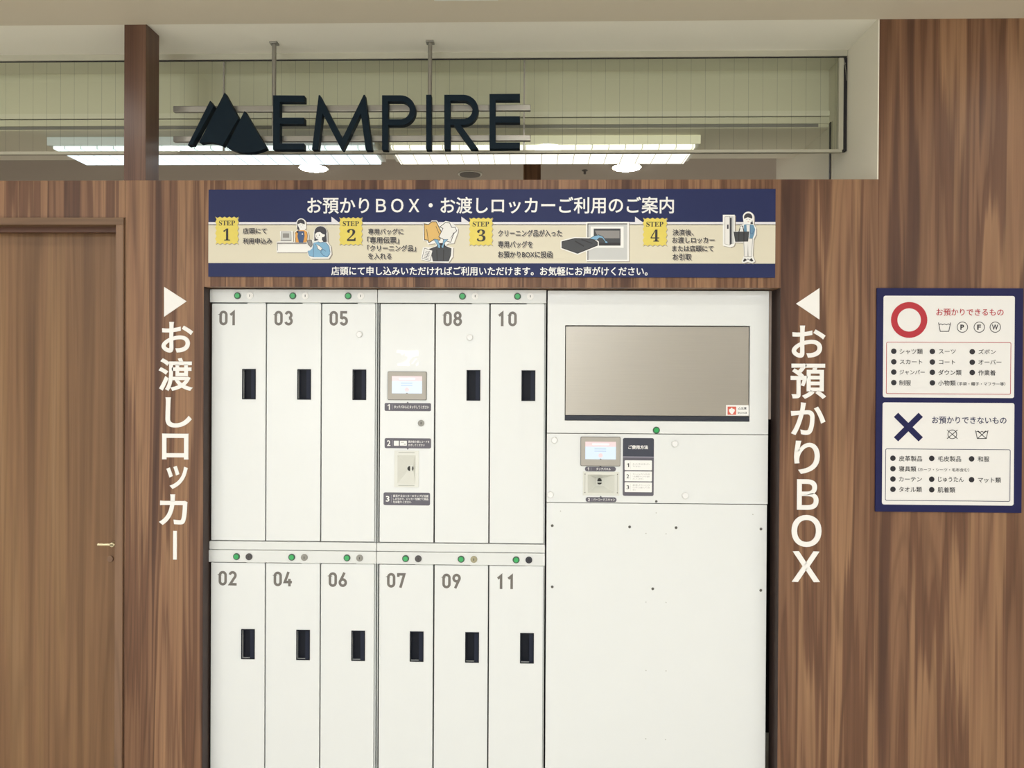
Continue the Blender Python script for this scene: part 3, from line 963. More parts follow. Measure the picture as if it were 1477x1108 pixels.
P.fill(M_CARD, lg).line(M_PRG, lg, 8, True)
bg = [(470, 430), (740, 425), (720, 595), (500, 600)]
P.fill(M_CHAR, bg).line(M_PRB, bg, 8, True).line(M_PRB, [(560, 430), (590, 330), (630, 325), (650, 430)], 14).line(M_PRB, [(560, 430), (560, 595)], 14).line(M_PRB, [(650, 430), (650, 595)], 14)
P.oval(M_PRW, 605, 355, 22, 30).fill(M_PRB, [(630, 945), (665, 895), (700, 925), (722, 900), (745, 925), (785, 890), (820, 945), (785, 955), (722, 915), (650, 960)])
P.build(bn, 'printed customer with a black bag beside a locker')

# ---------------------------------------------------------------- notice board on the tall wall
x0, x1, z0, z1 = 1.1184 + 0.003, 1.5910, -0.4216 + EYE, 0.3086 + EYE
YN = -0.006
nb = thing('notice_board', (x0, 0, z0), 'navy notice board with two white cards on the tall right wall', 'notice board')
og = nb.location
NX = lambda x: 1240 + x / 3.1646
NY = lambda y: 400 + y / 3.1646
tag(MB(og).use(M_NAVYS).box(x0, x1, YN, 0, z0, z1).build('panel', nb, 0.0006), 'navy panel')


def nr(a, b, c_, d):
    return NX(a), NY(b), NX(c_), NY(d)


def card(a, b, c_, d, ia, ib, ic, id_, ml, label):
    r_ = rect(*nr(a, b, c_, d), YN)
    mb = MB(og).use(M_CARD).prism(rrect(*r_, 0.007), YN - 0.0006, YN)
    i_ = rect(*nr(ia, ib, ic, id_), YN)
    j_ = (i_[0] + 0.0019, i_[1] - 0.0019, i_[2] + 0.0019, i_[3] - 0.0019)
    mb.use(ml).ring(rrect(*i_, 0.005), rrect(*j_, 0.0035), YN - 0.0010)
    return tag(mb.build('card', nb), label)


def ntext(mb, s_, a, b, c_, d, m_, bold=0.012):
    return fit_text(mb, s_, nr(a, b, c_, d), YN - 0.0011, m_, bold)


c1 = card(107, 85, 706, 550, 120, 296, 690, 534, M_RED, 'white upper card with thin red frame')
X, Z = U(NX(225), NY(195), YN)
n = 48
k_ = 0.0023 / 3.1646
tag(MB(og).use(M_RED).ring(arc(X, Z, 80.5 * k_, 80.5 * k_, 0, 352.5, n - 1), arc(X, Z, 52 * k_, 52 * k_, 0, 352.5, n - 1), YN - 0.0011).build('ring_mark', c1), 'red ring mark')
tag(ntext(MB(og), 'お預かりできるもの', 350, 144, 657, 176, M_RED, 0.012).build('title_lettering', c1), 'red title lettering')
nu = lambda *q: [U(NX(a), NY(b), YN) for a, b in q]
ic = MB(og).use(M_PRK)
ic.stroke(nu((359, 207), (367, 247), (406, 247), (414, 207)), 3.2 * k_, YN - 0.0011)
ic.stroke(nu((361, 217), (370, 213), (378, 217), (386, 213), (395, 217), (404, 213), (412, 217)), 3 * k_, YN - 0.0011)
tag(ic.build('care_symbol', c1), 'black wash basin symbol')
for cx, chh in ((468, 'P'), (545, 'F'), (618, 'W')):
    ic = MB(og).use(M_PRK)
    X, Z = U(NX(cx), NY(228), YN)
    ic.ring(arc(X, Z, 24.5 * k_, 24.5 * k_, 0, 350, 35), arc(X, Z, 21.5 * k_, 21.5 * k_, 0, 350, 35), YN - 0.0011)
    hw = 14 if chh == 'W' else 8.5
    ntext(ic, chh, cx - hw, 216, cx + hw, 240, M_PRK, 0.03)
    tag(ic.build('care_symbol', c1), 'black circled letter ' + chh)


def listing(parent, items, bullets):
    left = list(bullets)
    for s_, a, c_, y, h_ in items:
        mb = MB(og)
        for q in left:
            if abs(q[1] - y) < 6 and 5 < a - q[0] < 40:
                X, Z = U(NX(q[0]), NY(q[1]), YN)
                mb.use(M_PRK).disc(X, Z, 12.3 * k_, YN - 0.0011, n=20)
        ntext(mb, s_, a, y - h_ / 2, c_, y + h_ / 2, M_PRB, 0.010)
        tag(mb.build('list_entry', parent), 'black list entry')


listing(c1, [('シャツ類', 182, 288, 339, 25), ('スーツ', 361, 438, 339, 20), ('ズボン', 542, 621, 340, 22),
             ('スカート', 183, 286, 386, 21), ('コート', 362, 436, 387, 20), ('オーバー', 542, 647, 387, 22),
             ('ジャンパー', 182, 297, 434, 22), ('ダウン類', 359, 465, 435, 25), ('作業着', 541, 620, 436, 25),
             ('制服', 180, 234, 482, 25), ('小物類', 358, 438, 483, 25), ('（手袋・帽子・マフラー等）', 446, 665, 487, 17)],
        [(155, y) for y in (338, 386, 433, 481)] + [(331, y) for y in (339, 387, 434, 482)] + [(513, y) for y in (340, 388, 435)])
c2 = card(103, 573, 704, 1040, 116, 784, 687, 1022, M_NAVYS, 'white lower card with thin navy frame')
cr = MB(og).use(M_NAVYS)
cr.stroke(nu((165, 628), (278, 740)), 27 * k_, YN - 0.0011)
cr.stroke(nu((278, 628), (165, 740)), 27 * k_, YN - 0.00112)
tag(cr.build('cross_mark', c2), 'navy cross mark')
tag(ntext(MB(og), 'お預かりできないもの', 330, 637, 670, 669, M_NAVYS, 0.012).build('title_lettering', c2), 'navy title lettering')
ic = MB(og).use(M_PRK)
X, Z = U(NX(422), NY(717), YN)
ic.ring(arc(X, Z, 21 * k_, 21 * k_, 0, 350, 35), arc(X, Z, 18 * k_, 18 * k_, 0, 350, 35), YN - 0.0011)
for q in (((398, 697), (446, 737)), ((446, 697), (398, 737))):
    ic.stroke(nu(*q), 3 * k_, YN - 0.0011)
tag(ic.build('care_symbol', c2), 'crossed out circle symbol')
ic = MB(og).use(M_PRK)
for q in (((538, 703), (576, 735)), ((576, 703), (538, 735)), ((528, 699), (536, 736), (577, 736), (585, 699)),
          ((529, 707), (540, 702), (549, 708), (557, 703), (565, 708), (574, 702), (584, 707))):
    ic.stroke(nu(*q), 3 * k_, YN - 0.0011)
tag(ic.build('care_symbol', c2), 'crossed out wash basin symbol')
listing(c2, [('皮革製品', 179, 285, 828, 25), ('毛皮製品', 357, 463, 829, 25), ('和服', 539, 592, 830, 25), ('寝具類', 179, 258, 875, 25), ('（ホーフ・シーツ・毛布含む）', 266, 500, 879, 17),
             ('カーテン', 179, 284, 922, 22), ('じゅうたん', 358, 475, 923, 24), ('マット類', 540, 645, 926, 25), ('タオル類', 179, 284, 969, 25), ('肌着類', 356, 436, 971, 25)],
        [(151, y) for y in (826, 874, 921, 968)] + [(328, y) for y in (827, 922, 970)] + [(510, y) for y in (829, 924)])

# ---------------------------------------------------------------- white lettering beside the recess
LS = [((237.1, 414.0), (237.1, 457.0), (269.4, 434.8)), [('お', 88, 170, 207, 287), ('渡', 78, 307, 205, 432), ('し', 103, 457, 202, 572), ('ロ', 90, 595, 190, 693), ('ッ', 107, 718, 187, 805), ('カ', 80, 826, 186, 942), ('bar', 132, 965, 146, 1074)], (200, 400, 2.638)]
RS = [((1148.1, 438.2), (1181.7, 415.8), (1181.7, 461.0)), [('お', 125, 168, 241, 280), ('預', 121, 300, 243, 422), ('か', 122, 435, 241, 548), ('り', 133, 568, 222, 683), ('Ｂ', 143, 702, 218, 808), ('Ｏ', 124, 826, 228, 937), ('Ｘ', 127, 952, 222, 1059)], (1090, 400, 2.409)]
for (tri, chars, (ox, oy, s_)), lab in ((LS, 'white vertical lettering with an arrow pointing right, left of the lockers'), (RS, 'white vertical lettering with an arrow pointing left, right of the deposit box')):
    pX, pZ = U(ox + 145 / s_, 830, 0)
    t = thing('wall_lettering', (pX, 0, pZ), lab, 'lettering', 'vertical wall lettering')
    og = t.location
    MB(og).use(M_VINYL).prism([U(a, b, 0) for a, b in tri], -0.002, 0).build('arrow', t)
    for ch, a, b, c_, d in chars:
        bx = (ox + a / s_, oy + b / s_, ox + c_ / s_, oy + d / s_)
        mb = MB(og).use(M_VINYL)
        if ch == 'bar':
            r_ = rect(*bx, 0)
            mb.box(r_[0], r_[1], -0.002, 0, r_[2], r_[3])
        else:
            fit_text(mb, ch, bx, -0.0, M_VINYL, 0.020 if ch not in 'ＢＯＸ' else 0.022, thick=0.002, res=8)
        mb.build('character', t)

# ---------------------------------------------------------------- lockers
DIG = {'0': [(1, [(0, 4.2)] + arc(4.2, 4.2, 4.2, 4.2, 180, 360) + arc(4.2, 13.4, 4.2, 4.2, 0, 180))],
       '1': [(0, [(1.6, 4.4), (6.4, 0.4), (6.4, 19.4)])],
       '2': [(0, arc(4.2, 4.3, 4.2, 4.3, 190, 395) + [(0.6, 17.4), (10.2, 17.5)])],
       '3': [(0, arc(4.2, 4.3, 4.0, 4.3, 195, 440)), (0, arc(4.2, 13.1, 4.4, 4.5, 280, 525))],
       '4': [(0, [(5.4, -1.6), (0, 13.2), (10.4, 13.2)]), (0, [(6.8, 8.4), (6.8, 19.4)])],
       '5': [(0, [(9.2, 0), (1.0, 0), (0.6, 9.4)]), (0, arc(4.2, 12.6, 4.4, 5.0, 215, 520))],
       '6': [(1, arc(4.2, 13.0, 4.3, 4.6, 0, 345, 22)), (0, [(6.6, -1.6), (0.5, 11.2)])],
       '7': [(0, [(0.0, 3.6), (0.0, 0), (8.6, 0), (3.0, 19.4)])],
       '8': [(1, arc(4.2, 4.2, 3.8, 4.2, 0, 345, 22)), (1, arc(4.2, 13.0, 4.4, 4.6, 0, 345, 22))],
       '9': [(1, arc(4.2, 4.6, 4.3, 4.6, 0, 345, 22)), (0, [(7.9, 6.6), (2.2, 19.2)])]}
KX = 0.00234                    # metres a pixel on the locker faces


def numeral(mb, txt, X, Z, Y):
    """two digit number, top left corner at X, Z"""
    mb.use(M_NUM)
    for i_, ch in enumerate(txt):
        off = i_ * 14.6 - (1.8 if ch == '1' and i_ == 1 else 0) - (2.5 if ch == '1' and i_ == 0 else 0)
        for q_, (cl, pts) in enumerate(DIG[ch]):
            mb.stroke([(X + (1.95 + off + a) * KX, Z - (1.95 + b) * KX) for a, b in pts], 3.75 * KX, Y - 0.0004 - 0.0001 * q_, closed=bool(cl))
    return mb


def holed_plate(mb, X0, X1, Z0, Z1, h, y0, y1):
    """a door leaf with one rectangular opening h = (x0, x1, z0, z1)"""
    out = [(X0, Z0), (X1, Z0), (X1, Z1), (X0, Z1)]
    inn = [(h[0], h[2]), (h[1], h[2]), (h[1], h[3]), (h[0], h[3])]
    return mb.ring(out, inn, y0, y1)


def key_lock(og, X, Z, Y, m_, parent, r=0.0115):
    mb = MB(og).use(m_)
    mb.disc(X, Z, r, Y - 0.003, Y)
    mb.disc(X, Z, r * 0.72, Y - 0.0045, Y - 0.003)
    mb.use(M_KEY).prism([(X - 0.0012, Z - 0.004), (X + 0.0012, Z - 0.004), (X + 0.0012, Z + 0.004), (X - 0.0012, Z + 0.004)], Y - 0.0047, Y - 0.0045)
    return mb.build('key_lock', parent, 0.0006)


def lamp(og, X, Z, Y, parent, r=0.0105):
    l_ = MB(og).use(M_LAMPR).disc(X, Z, r * 1.12, Y - 0.0025, Y).use(M_LAMPG).disc(X, Z, r * 0.78, Y - 0.005, Y - 0.0025)
    return tag(l_.build('indicator_lamp', parent, 0.0006), 'green round indicator lamp')


def cap(og, X, Z, Y, parent, r=0.0115):
    return tag(MB(og).use(M_CAP).cyl('y', (X, Z), r, Y, Y - 0.010, 24, r * 0.86).build('cap', parent, 0.002), 'white round plastic cap')


def touchscreen(og, bx, sx, parent):
    b_ = rect(*bx, YL)
    s_ = rect(*sx, YL)
    mb = MB(og).use(M_BEZELE).prism(rrect(*b_, 0.004), YL - 0.004, YL)
    mb.use(M_BEZEL).prism(rrect(b_[0] + 0.002, b_[1] - 0.002, b_[2] + 0.002, b_[3] - 0.002, 0.003), YL - 0.006, YL - 0.004)
    o_ = tag(mb.build('touchscreen', parent), 'grey framed touchscreen')
    h_ = s_[3] - s_[2]
    wd = s_[1] - s_[0]
    sm = MB(og).use(M_SCRB).box(s_[0], s_[1], YL - 0.0064, YL - 0.006, s_[2], s_[3] - 0.28 * h_)
    sm.use(M_SCRR).box(s_[0], s_[1], YL - 0.0064, YL - 0.006, s_[3] - 0.28 * h_, s_[3])
    xm = (s_[0] + s_[1]) / 2
    sm.use(M_SCRW).box(xm - 0.27 * wd, xm + 0.27 * wd, YL - 0.0066, YL - 0.0064, s_[3] - 0.19 * h_, s_[3] - 0.10 * h_)
    for q in (0.40, 0.53):
        sm.use(M_SCRT).box(xm - 0.2 * wd, xm + 0.18 * wd, YL - 0.0066, YL - 0.0064, s_[3] - (q + 0.035) * h_, s_[3] - (q - 0.02) * h_)
    sm.use(M_SCRR).disc(xm, s_[3] - 0.78 * h_, 0.07 * wd, YL - 0.0066)
    sm.use(M_PLQ).prism([(xm - 0.035 * wd, s_[2]), (xm + 0.035 * wd, s_[2]), (xm, s_[2] + 0.045 * h_)], YL - 0.0067)
    tag(sm.build('screen', o_), 'lit pale blue and pink screen')
    return o_


def plaque(og, bx, num, lines, parent, r, tip=None, split=0.165, name='step_plaque', nh=0.62):
    """dark rounded sticker with a number and text lines (lines = [(text, x0, y0, x1, y1) in photo px])"""
    b_ = rect(*bx, YL)
    mb = MB(og).use(M_PLQ).prism(rrect(*b_, r), YL - 0.0006, YL)
    if tip:
        X = U(tip[0], bx[1], YL)[0]
        z_, d_ = (b_[3] - 0.0005, 0.0055) if tip[1] > 0 else (b_[2] + 0.0005, -0.0055)
        mb.prism([(X - 0.004, z_), (X + 0.004, z_), (X, z_ + d_)], YL - 0.0006, YL)
    o_ = tag(mb.build(name, parent), 'dark purple grey sticker numbered ' + num)
    t_ = MB(og)
    xs = b_[0] + split * (b_[1] - b_[0])
    t_.use(M_PLQL).box(xs, xs + 0.0012, YL - 0.0008, YL - 0.0006, b_[2] + 0.2 * (b_[3] - b_[2]), b_[3] - 0.2 * (b_[3] - b_[2]))
    hh = (b_[3] - b_[2])
    dh = hh * nh if hh < 0.032 else 0.0195
    zc_ = (b_[2] + b_[3]) / 2
    xm = (b_[0] * 0.46 + xs * 0.54)
    wd_ = dh * (0.42 if num == '1' else 0.62)
    figure(t_, num, (xm - wd_ / 2, xm + wd_ / 2, zc_ - dh / 2, zc_ + dh / 2), YL - 0.0009, M_PRW, 0.018)
    for s_, a, b, c_, d in lines:
        fit_text(t_, s_, (a, b, c_, d), YL - 0.0009, M_PRW, 0.016, res=2)
    t_.build('lettering', o_)
    return o_


def scanner(og, bx, parent, tall, deep=0.0155):
    """code reader: a shallow funnel with a dark lens in it"""
    X0, X1, Z0, Z1 = rect(*bx, YL)
    W_, H_ = X1 - X0, Z1 - Z0
    mb = MB(og).use(M_SCN)
    fr_ = rrect(X0, X1, Z0, Z1, 0.005)
    q0 = [(X0 + 0.13 * W_, Z0 + 0.10 * H_), (X1 - 0.13 * W_, Z0 + 0.10 * H_), (X1 - 0.13 * W_, Z1 - 0.12 * H_), (X0 + 0.13 * W_, Z1 - 0.12 * H_)]
    fx, fz_ = (0.62, 0.50) if tall else (0.48, 0.52)
    a_, b_ = (0.13 * W_, 0.085 * H_) if tall else (0.085 * W_, 0.17 * H_)
    cx, cz = X0 + fx * W_, Z0 + fz_ * H_
    q1 = [(cx - a_, cz - b_), (cx + a_, cz - b_), (cx + a_, cz + b_), (cx - a_, cz + b_)]
    # flat rim around the funnel mouth
    yr = YL - 0.003
    of = [mb.bm.verts.new((x, yr, z)) for x, z in ((X0, Z0), (X1, Z0), (X1, Z1), (X0, Z1))]
    ob = [mb.bm.verts.new((x, YL, z)) for x, z in ((X0, Z0), (X1, Z0), (X1, Z1), (X0, Z1))]
    ii = [mb.bm.verts.new((x, yr, z)) for x, z in q0]
    dd = [mb.bm.verts.new((x, YL + deep, z)) for x, z in q1]
    for k in range(4):
        j = (k + 1) % 4
        mb.face([of[k], of[j], ii[j], ii[k]])
        mb.face([of[j], of[k], ob[k], ob[j]])
        mb.face([ii[k], ii[j], dd[j], dd[k]])
    mb.face(dd)
    o_ = tag(mb.build('code_reader', parent), 'ivory funnel shaped code reader')
    ln = MB(og).use(M_KEY)
    rr = 0.0088 if tall else 0.010
    if tall:
        ln.prism(arc(cx - 0.0005, cz, rr, rr * 0.95, 90, 270, 12), YL + deep - 0.003, YL + deep - 0.001).prism(arc(cx + 0.006, cz, rr * 0.55, rr * 0.85, -80, 80, 12), YL + deep - 0.003, YL + deep - 0.001)
    else:
        ln.prism(arc(cx, cz + 0.002, rr * 0.75, rr * 1.1, 0, 180, 12), YL + deep - 0.003, YL + deep - 0.001).prism(arc(cx, cz - 0.003, rr * 0.75, rr * 0.6, 180, 360, 12), YL + deep - 0.003, YL + deep - 0.001)
    tag(ln.build('lens', o_), 'dark split lens')
    if tall:
        for z_ in (Z1 - 0.05 * H_, Z0 + 0.05 * H_):
            MB(og).use(M_SCN2).box(X0 + 0.17 * W_, X1 - 0.17 * W_, yr - 0.0006, yr, z_ - 0.0012, z_ + 0.0012).build('trim_line', o_)
    else:
        for x_ in (X0 + 0.055 * W_, X1 - 0.055 * W_):
            MB(og).use(M_SCN2).box(x_ - 0.0008, x_ + 0.0008, yr - 0.0006, yr, Z0 + 0.16 * H_, Z1 - 0.14 * H_).build('trim_line', o_)
            for z_ in (Z0 + 0.12 * H_, Z1 - 0.10 * H_):
                MB(og).use(M_SCREW).disc(x_, z_, 0.0018, yr - 0.0012, yr, n=10).build('screw', o_)
    return o_


def xat(px, py=600):
    return U(px, py, YL)[0]


LX0, LX1 = xat(303.0), xat(543.8)
MX0, MX1 = xat(544.6), xat(787.0)
ZU1, ZU0 = U(420, 417.7, YL)[1], U(420, 793.3, YL)[1]       # upper units
ZL1 = U(420, 794.1, YL)[1]
zhU = U(306, 436.3, YL)[1]       # underside of the upper header
zdU1, zdU0 = U(345, 437.9, YL)[1], U(345, 779.6, YL)[1]
zbU = U(345, 780.8, YL)[1]
zhL = U(345, 810.6, YL)[1]
zdL1, zdL0 = U(345, 812.0, YL)[1], 0.105
COLS_L = [(305.2, 382.8), (384.6, 462.2), (464.0, 540.6)]
COLS_M = [(548.2, 625.8), (628.0, 705.0), (707.0, 784.6)]


def locker_unit(X0, X1, Z0, Z1, zh, zd1, zd0, cols, nums, labels, locks, name_label, edge_x, upper, base):
    t = thing('locker_unit', ((X0 + X1) / 2, YL + 0.25, Z0), name_label, 'lockers', 'white coin locker units')
    og = t.location
    yd, yh = YL, YL - 0.006
    MB(og).use(M_CARC).box(X0 + 0.004, X1 - 0.002, YL + 0.019, YL + 0.5, Z0, Z1).build('carcass', t)
    hb = MB(og).use(M_WHITE2).box(X0, X1, yh, YL + 0.018, zh, Z1).build('header_bar', t, 0.0015)
    bb = MB(og).use(M_WHITE2).box(X0, X1, yh + 0.003, YL + 0.018, Z0, base).build('base_bar', t, 0.0015)
    MB(og).use(M_GREYF).box(xat(edge_x[0]), xat(edge_x[1]), YL + 0.003, YL + 0.018, base + 0.001, zh - 0.001).build('side_strip', t)
    if edge_x[0] > 700:
        MB(og).use(M_GREYF).box(xat(544.9), xat(546.2), YL + 0.003, YL + 0.018, base + 0.001, zh - 0.001).build('side_strip', t)
    for i_, ((a, b), nm) in enumerate(zip(cols, nums)):
        X, W_ = xat(a), xat(b)
        if nm is None:
            q_ = rect(569, 650.1, 604, 702.9, YL)
            q_ = (q_[0] + 0.003, q_[1] - 0.003, q_[2] + 0.003, q_[3] - 0.003)
            d = holed_plate(MB(og).use(M_WHITE), X, W_, zd0, zd1, q_, yd, YL + 0.016).build('panel_door', t, 0.0012)
            control_panel(og, d)
            continue
        hz_ = (zd1 - 95.3 * KX, zd1 - 139.6 * KX) if upper else (zd1 - 96.6 * KX, zd1 - 140.6 * KX)
        hx_ = (X + 45.0 * KX, X + 65.0 * KX)
        hole = (hx_[0] + 0.0015, hx_[1] - 0.0015, hz_[1] + 0.0015, hz_[0] - 0.0015)
        d = holed_plate(MB(og).use(M_WHITE), X, W_, zd0, zd1, hole, yd, YL + 0.016).build('door', t, 0.0012)
        pu = holed_plate(MB(og).use(M_PULL), hx_[0], hx_[1], hz_[1], hz_[0], (hx_[0] + 0.0035, hx_[1] - 0.0035, hz_[1] + 0.0035, hz_[0] - 0.0035), yd - 0.0018, yd)
        pu.box(hx_[0] + 0.002, hx_[1] - 0.002, YL + 0.0145, YL + 0.0158, hz_[1] + 0.002, hz_[0] - 0.002)
        pu.use(M_PULLL).box(hx_[1] - 0.016, hx_[1] - 0.0035, yd - 0.0005, yd + 0.004, hz_[1] + 0.0035, hz_[0] - 0.0035)
        tag(pu.build('pull_handle', d), 'dark navy recessed pull')
        tag(numeral(MB(og), nm, X + (10.9 if upper else 11.2) * KX, zd1 - (10.4 if upper else 12.0) * KX, yd).build('number', d), 'grey number ' + nm)
        # latch cover over the right part of the gap above the door
        MB(og).use(M_WHITE2).box(X + 52 * KX, W_ - 1 * KX, YL + 0.001, YL + 0.016, zd1 + 0.0004, zh - 0.0002).build('latch_cover', d)
        zl = (zh + Z1) / 2 + (0.0 if upper else -0.001)
        lamp(og, X + 38.7 * KX, zl, yh, hb)
        key_lock(og, X + 57.1 * KX, zl, yh, locks[i_], hb)
        if nm in ('05', '08'):
            cap(og, X + (55.0 if nm == '05' else 49.5) * KX, zd1 - (44.5 if nm == '05' else 48.2) * KX, yd, d, 0.011)
    return t


def control_panel(og, d):
    touchscreen(og, (559.4, 536.1, 615.6, 577.2), (565.8, 542.7, 609.1, 567.6), d)
    plaque(og, (554.8, 581.5, 621.7, 593.1), '1', [('タッチパネルにタッチしてください', 568.3, 585, 618.8, 589.6)], d, 0.0045, (588, 1), nh=0.68)
    key_lock(og, *U(607.5, 610.5, YL), YL, M_LOCKS, d, 0.011)
    p2 = plaque(og, (554.8, 632.2, 621.8, 646.8), '2', [('読み取り部にコードを', 589, 635.6, 619.4, 639.0), ('かざしてください', 589, 640.3, 612.5, 643.8)], d, 0.0055, (588.2, -1), nh=0.6)
    r1, r2 = rect(568.2, 635.8, 575.3, 643, YL), rect(576.8, 635.9, 586.9, 643, YL)
    sq = MB(og).use(M_PRW).prism(rrect(*r1, 0.001), YL - 0.001).prism(rrect(*r2, 0.001), YL - 0.001)
    sq.use(M_PRG).box(r2[0] + 0.003, r2[1] - 0.010, YL - 0.0012, YL - 0.001, r2[3] - 0.006, r2[3] - 0.0045).box(r2[1] - 0.010, r2[1] - 0.003, YL - 0.0012, YL - 0.001, r2[2] + 0.004, r2[2] + 0.006)
    sq.build('card_symbol', p2)
    scanner(og, (569, 650.1, 604, 702.9), d, True)
    plaque(og, (553.2, 710.6, 620.3, 729.0), '3', [('該当するロッカーのランプが点滅', 567, 713.7, 617.8, 717.3), ('しますので、ロッカーを開けて商品', 567, 718.0, 617.8, 721.7), ('をお取りください', 567, 722.5, 593.2, 726.2)], d, 0.0055, nh=0.5)
    fl = MB(og).use(M_FILM)
    q = lambda *p: [U(540 + a / 10.078, 490 + b / 10.078, YL) for a, b in p]
    fl.prism(q((330, 150), (480, 160), (640, 155), (640, 235), (600, 245), (560, 250), (520, 290), (500, 330), (520, 370), (500, 385), (340, 380), (325, 350), (380, 345), (440, 320), (480, 290), (485, 245), (450, 240), (440, 195), (400, 230), (380, 195), (320, 190)), YL - 0.0004, YL)
    fl.prism(q((535, 350), (600, 275), (625, 270), (585, 320), (560, 355)), YL - 0.0004, YL)
    fl.prism(q((600, 360), (640, 320), (640, 370), (610, 385)), YL - 0.0004, YL)
    tag(fl.build('film_remnant', d), 'torn remnant of glossy clear film')


locker_unit(LX0, LX1, ZL1 + 0.0015, ZU1, zhU, zdU1, zdU0, COLS_L, ['01', '03', '05'], None, [M_LOCKW] * 3,
            'upper white locker unit with doors 01, 03 and 05', (541.0, 543.4), True, zbU)
locker_unit(MX0, MX1, ZL1 + 0.0015, ZU1, zhU, zdU1, zdU0, COLS_M, [None, '08', '10'], None, [None, M_LOCKW, M_LOCKW],
            'upper white locker unit with touchscreen panel and doors 08 and 10', (785.0, 786.6), True, zbU)
locker_unit(LX0 - 0.001, LX1, 0.0, ZL1, zhL, zdL1, zdL0, COLS_L, ['02', '04', '06'], None, [M_LOCKD, M_LOCKS, M_LOCKS],
            'lower white locker unit with doors 02, 04 and 06', (541.0, 543.4), False, 0.10)
locker_unit(MX0, MX1, 0.0, ZL1, zhL, zdL1, zdL0, COLS_M, ['07', '09', '11'], None, [M_LOCKD, M_LOCKC, M_LOCKB],
            'lower white locker unit with doors 07, 09 and 11', (785.0, 786.6), False, 0.10)

# ---------------------------------------------------------------- deposit box
BX0, BX1 = 0.0490, 0.7895
BZ1 = 0.3047 + EYE
zm1, zm0 = -0.1770 + EYE, -0.4108 + EYE
dp = thing('deposit_box', ((BX0 + BX1) / 2, YL + 0.25, 0), 'large white clothes deposit box with stainless chute door, right of the lockers', 'deposit box')
og = dp.location
MB(og).use(M_WHITE2).box(BX0 + 0.004, BX1 - 0.02, YL + 0.06, YL + 0.5, 0, BZ1 - 0.002).build('body', dp)
ch = rect(814.9, 469.6, 1081.6, 607.6, YL)
tp = MB(og).use(M_WHITE)
holed_plate(tp, BX0, BX1, zm1 + 0.0012, BZ1, ch, YL, YL + 0.04).build('upper_panel', dp, 0.001)
q_ = rect(840.8, 680.6, 893.2, 714.6, YL)
holed_plate(MB(og).use(M_WHITE), BX0, BX1, zm0 + 0.001, zm1 - 0.001, (q_[0] + 0.003, q_[1] - 0.003, q_[2] + 0.003, q_[3] - 0.003), YL, YL + 0.04).build('middle_panel', dp, 0.001)
MB(og).use(M_WHITE).box(BX0, BX1 - 0.002, YL + 0.001, YL + 0.04, 0.08, zm0 - 0.0015).build('lower_panel', dp, 0.001)
MB(og).use(M_GREYF).box(BX0 + 0.01, BX1 - 0.01, YL + 0.01, YL + 0.06, 0.0, 0.079).build('plinth', dp)
zs0 = U(950, 600.0, YL)[1]
cd = MB(og).use(M_STEEL).box(ch[0] + 0.0022, ch[1] - 0.0022, YL + 0.006, YL + 0.012, zs0, ch[3] - 0.003).build('chute_door', dp, 0.001)
tag(cd, 'brushed stainless chute door')
tag(MB(og).use(M_RUBBER).box(ch[0] + 0.0008, ch[1] - 0.0008, YL + 0.003, YL + 0.02, ch[2] + 0.0008, zs0 - 0.0005).build('chute_gasket', dp), 'black rubber strip under the chute door')
MB(og).use(M_BLK).box(ch[0], ch[1], YL + 0.03, YL + 0.038, ch[2], ch[3]).build('chute_back', dp)
r_ = rect(1047.2, 584.4, 1080, 599.6, YL + 0.006)
ys = YL + 0.0055
st = MB(og).use(M_PRW).box(r_[0], r_[1], ys, YL + 0.006, r_[2], r_[3])
q_ = rect(1049.4, 586.6, 1061.8, 598.4, ys)
st.use(M_RSQ).box(q_[0], q_[1], ys - 0.0002, ys, q_[2], q_[3])
xm, zm = (q_[0] + q_[1]) / 2, (q_[2] + q_[3]) / 2
st.use(M_PRW).prism([(xm - 0.003, zm - 0.011), (xm + 0.003, zm - 0.011), (xm + 0.010, zm), (xm + 0.008, zm + 0.006), (xm + 0.003, zm + 0.006), (xm, zm + 0.011), (xm - 0.004, zm + 0.007), (xm - 0.010, zm + 0.004), (xm - 0.009, zm - 0.003)], ys - 0.0003)
fit_text(st, '△注意', (1064.6, 587.3, 1076.8, 590.8), ys - 0.0002, M_PRK, 0.02, res=2)
fit_text(st, '指をはさむ注意', (1064.2, 594, 1077.2, 597), ys - 0.0002, M_PRK, 0.012, res=2)
tag(st.build('warning_sticker', cd), 'white warning sticker with red hand symbol')
lamp(og, *U(946.6, 620.6, YL), YL, dp, 0.0105)
mp_ = [o for o in dp.children if o.name.startswith('middle_panel')][0]
lp_ = [o for o in dp.children if o.name.startswith('lower_panel')][0]
touchscreen(og, (837.2, 630.1, 894.7, 672.3), (844, 637.1, 888.2, 662.4), mp_)
plaque(og, (843.7, 673.2, 888.3, 680.1), '1', [('タッチパネル', 860, 674.9, 880.8, 678.5)], mp_, 0.0078, (866, 1), 0.2)
scanner(og, (840.8, 680.6, 893.2, 714.6), mp_, False, 0.034)
plaque(og, (844.7, 717.3, 889.2, 724.4), '2', [('バーコードスキャン', 855.5, 719.1, 887, 722.7)], mp_, 0.0078, (866.5, 1), 0.2)
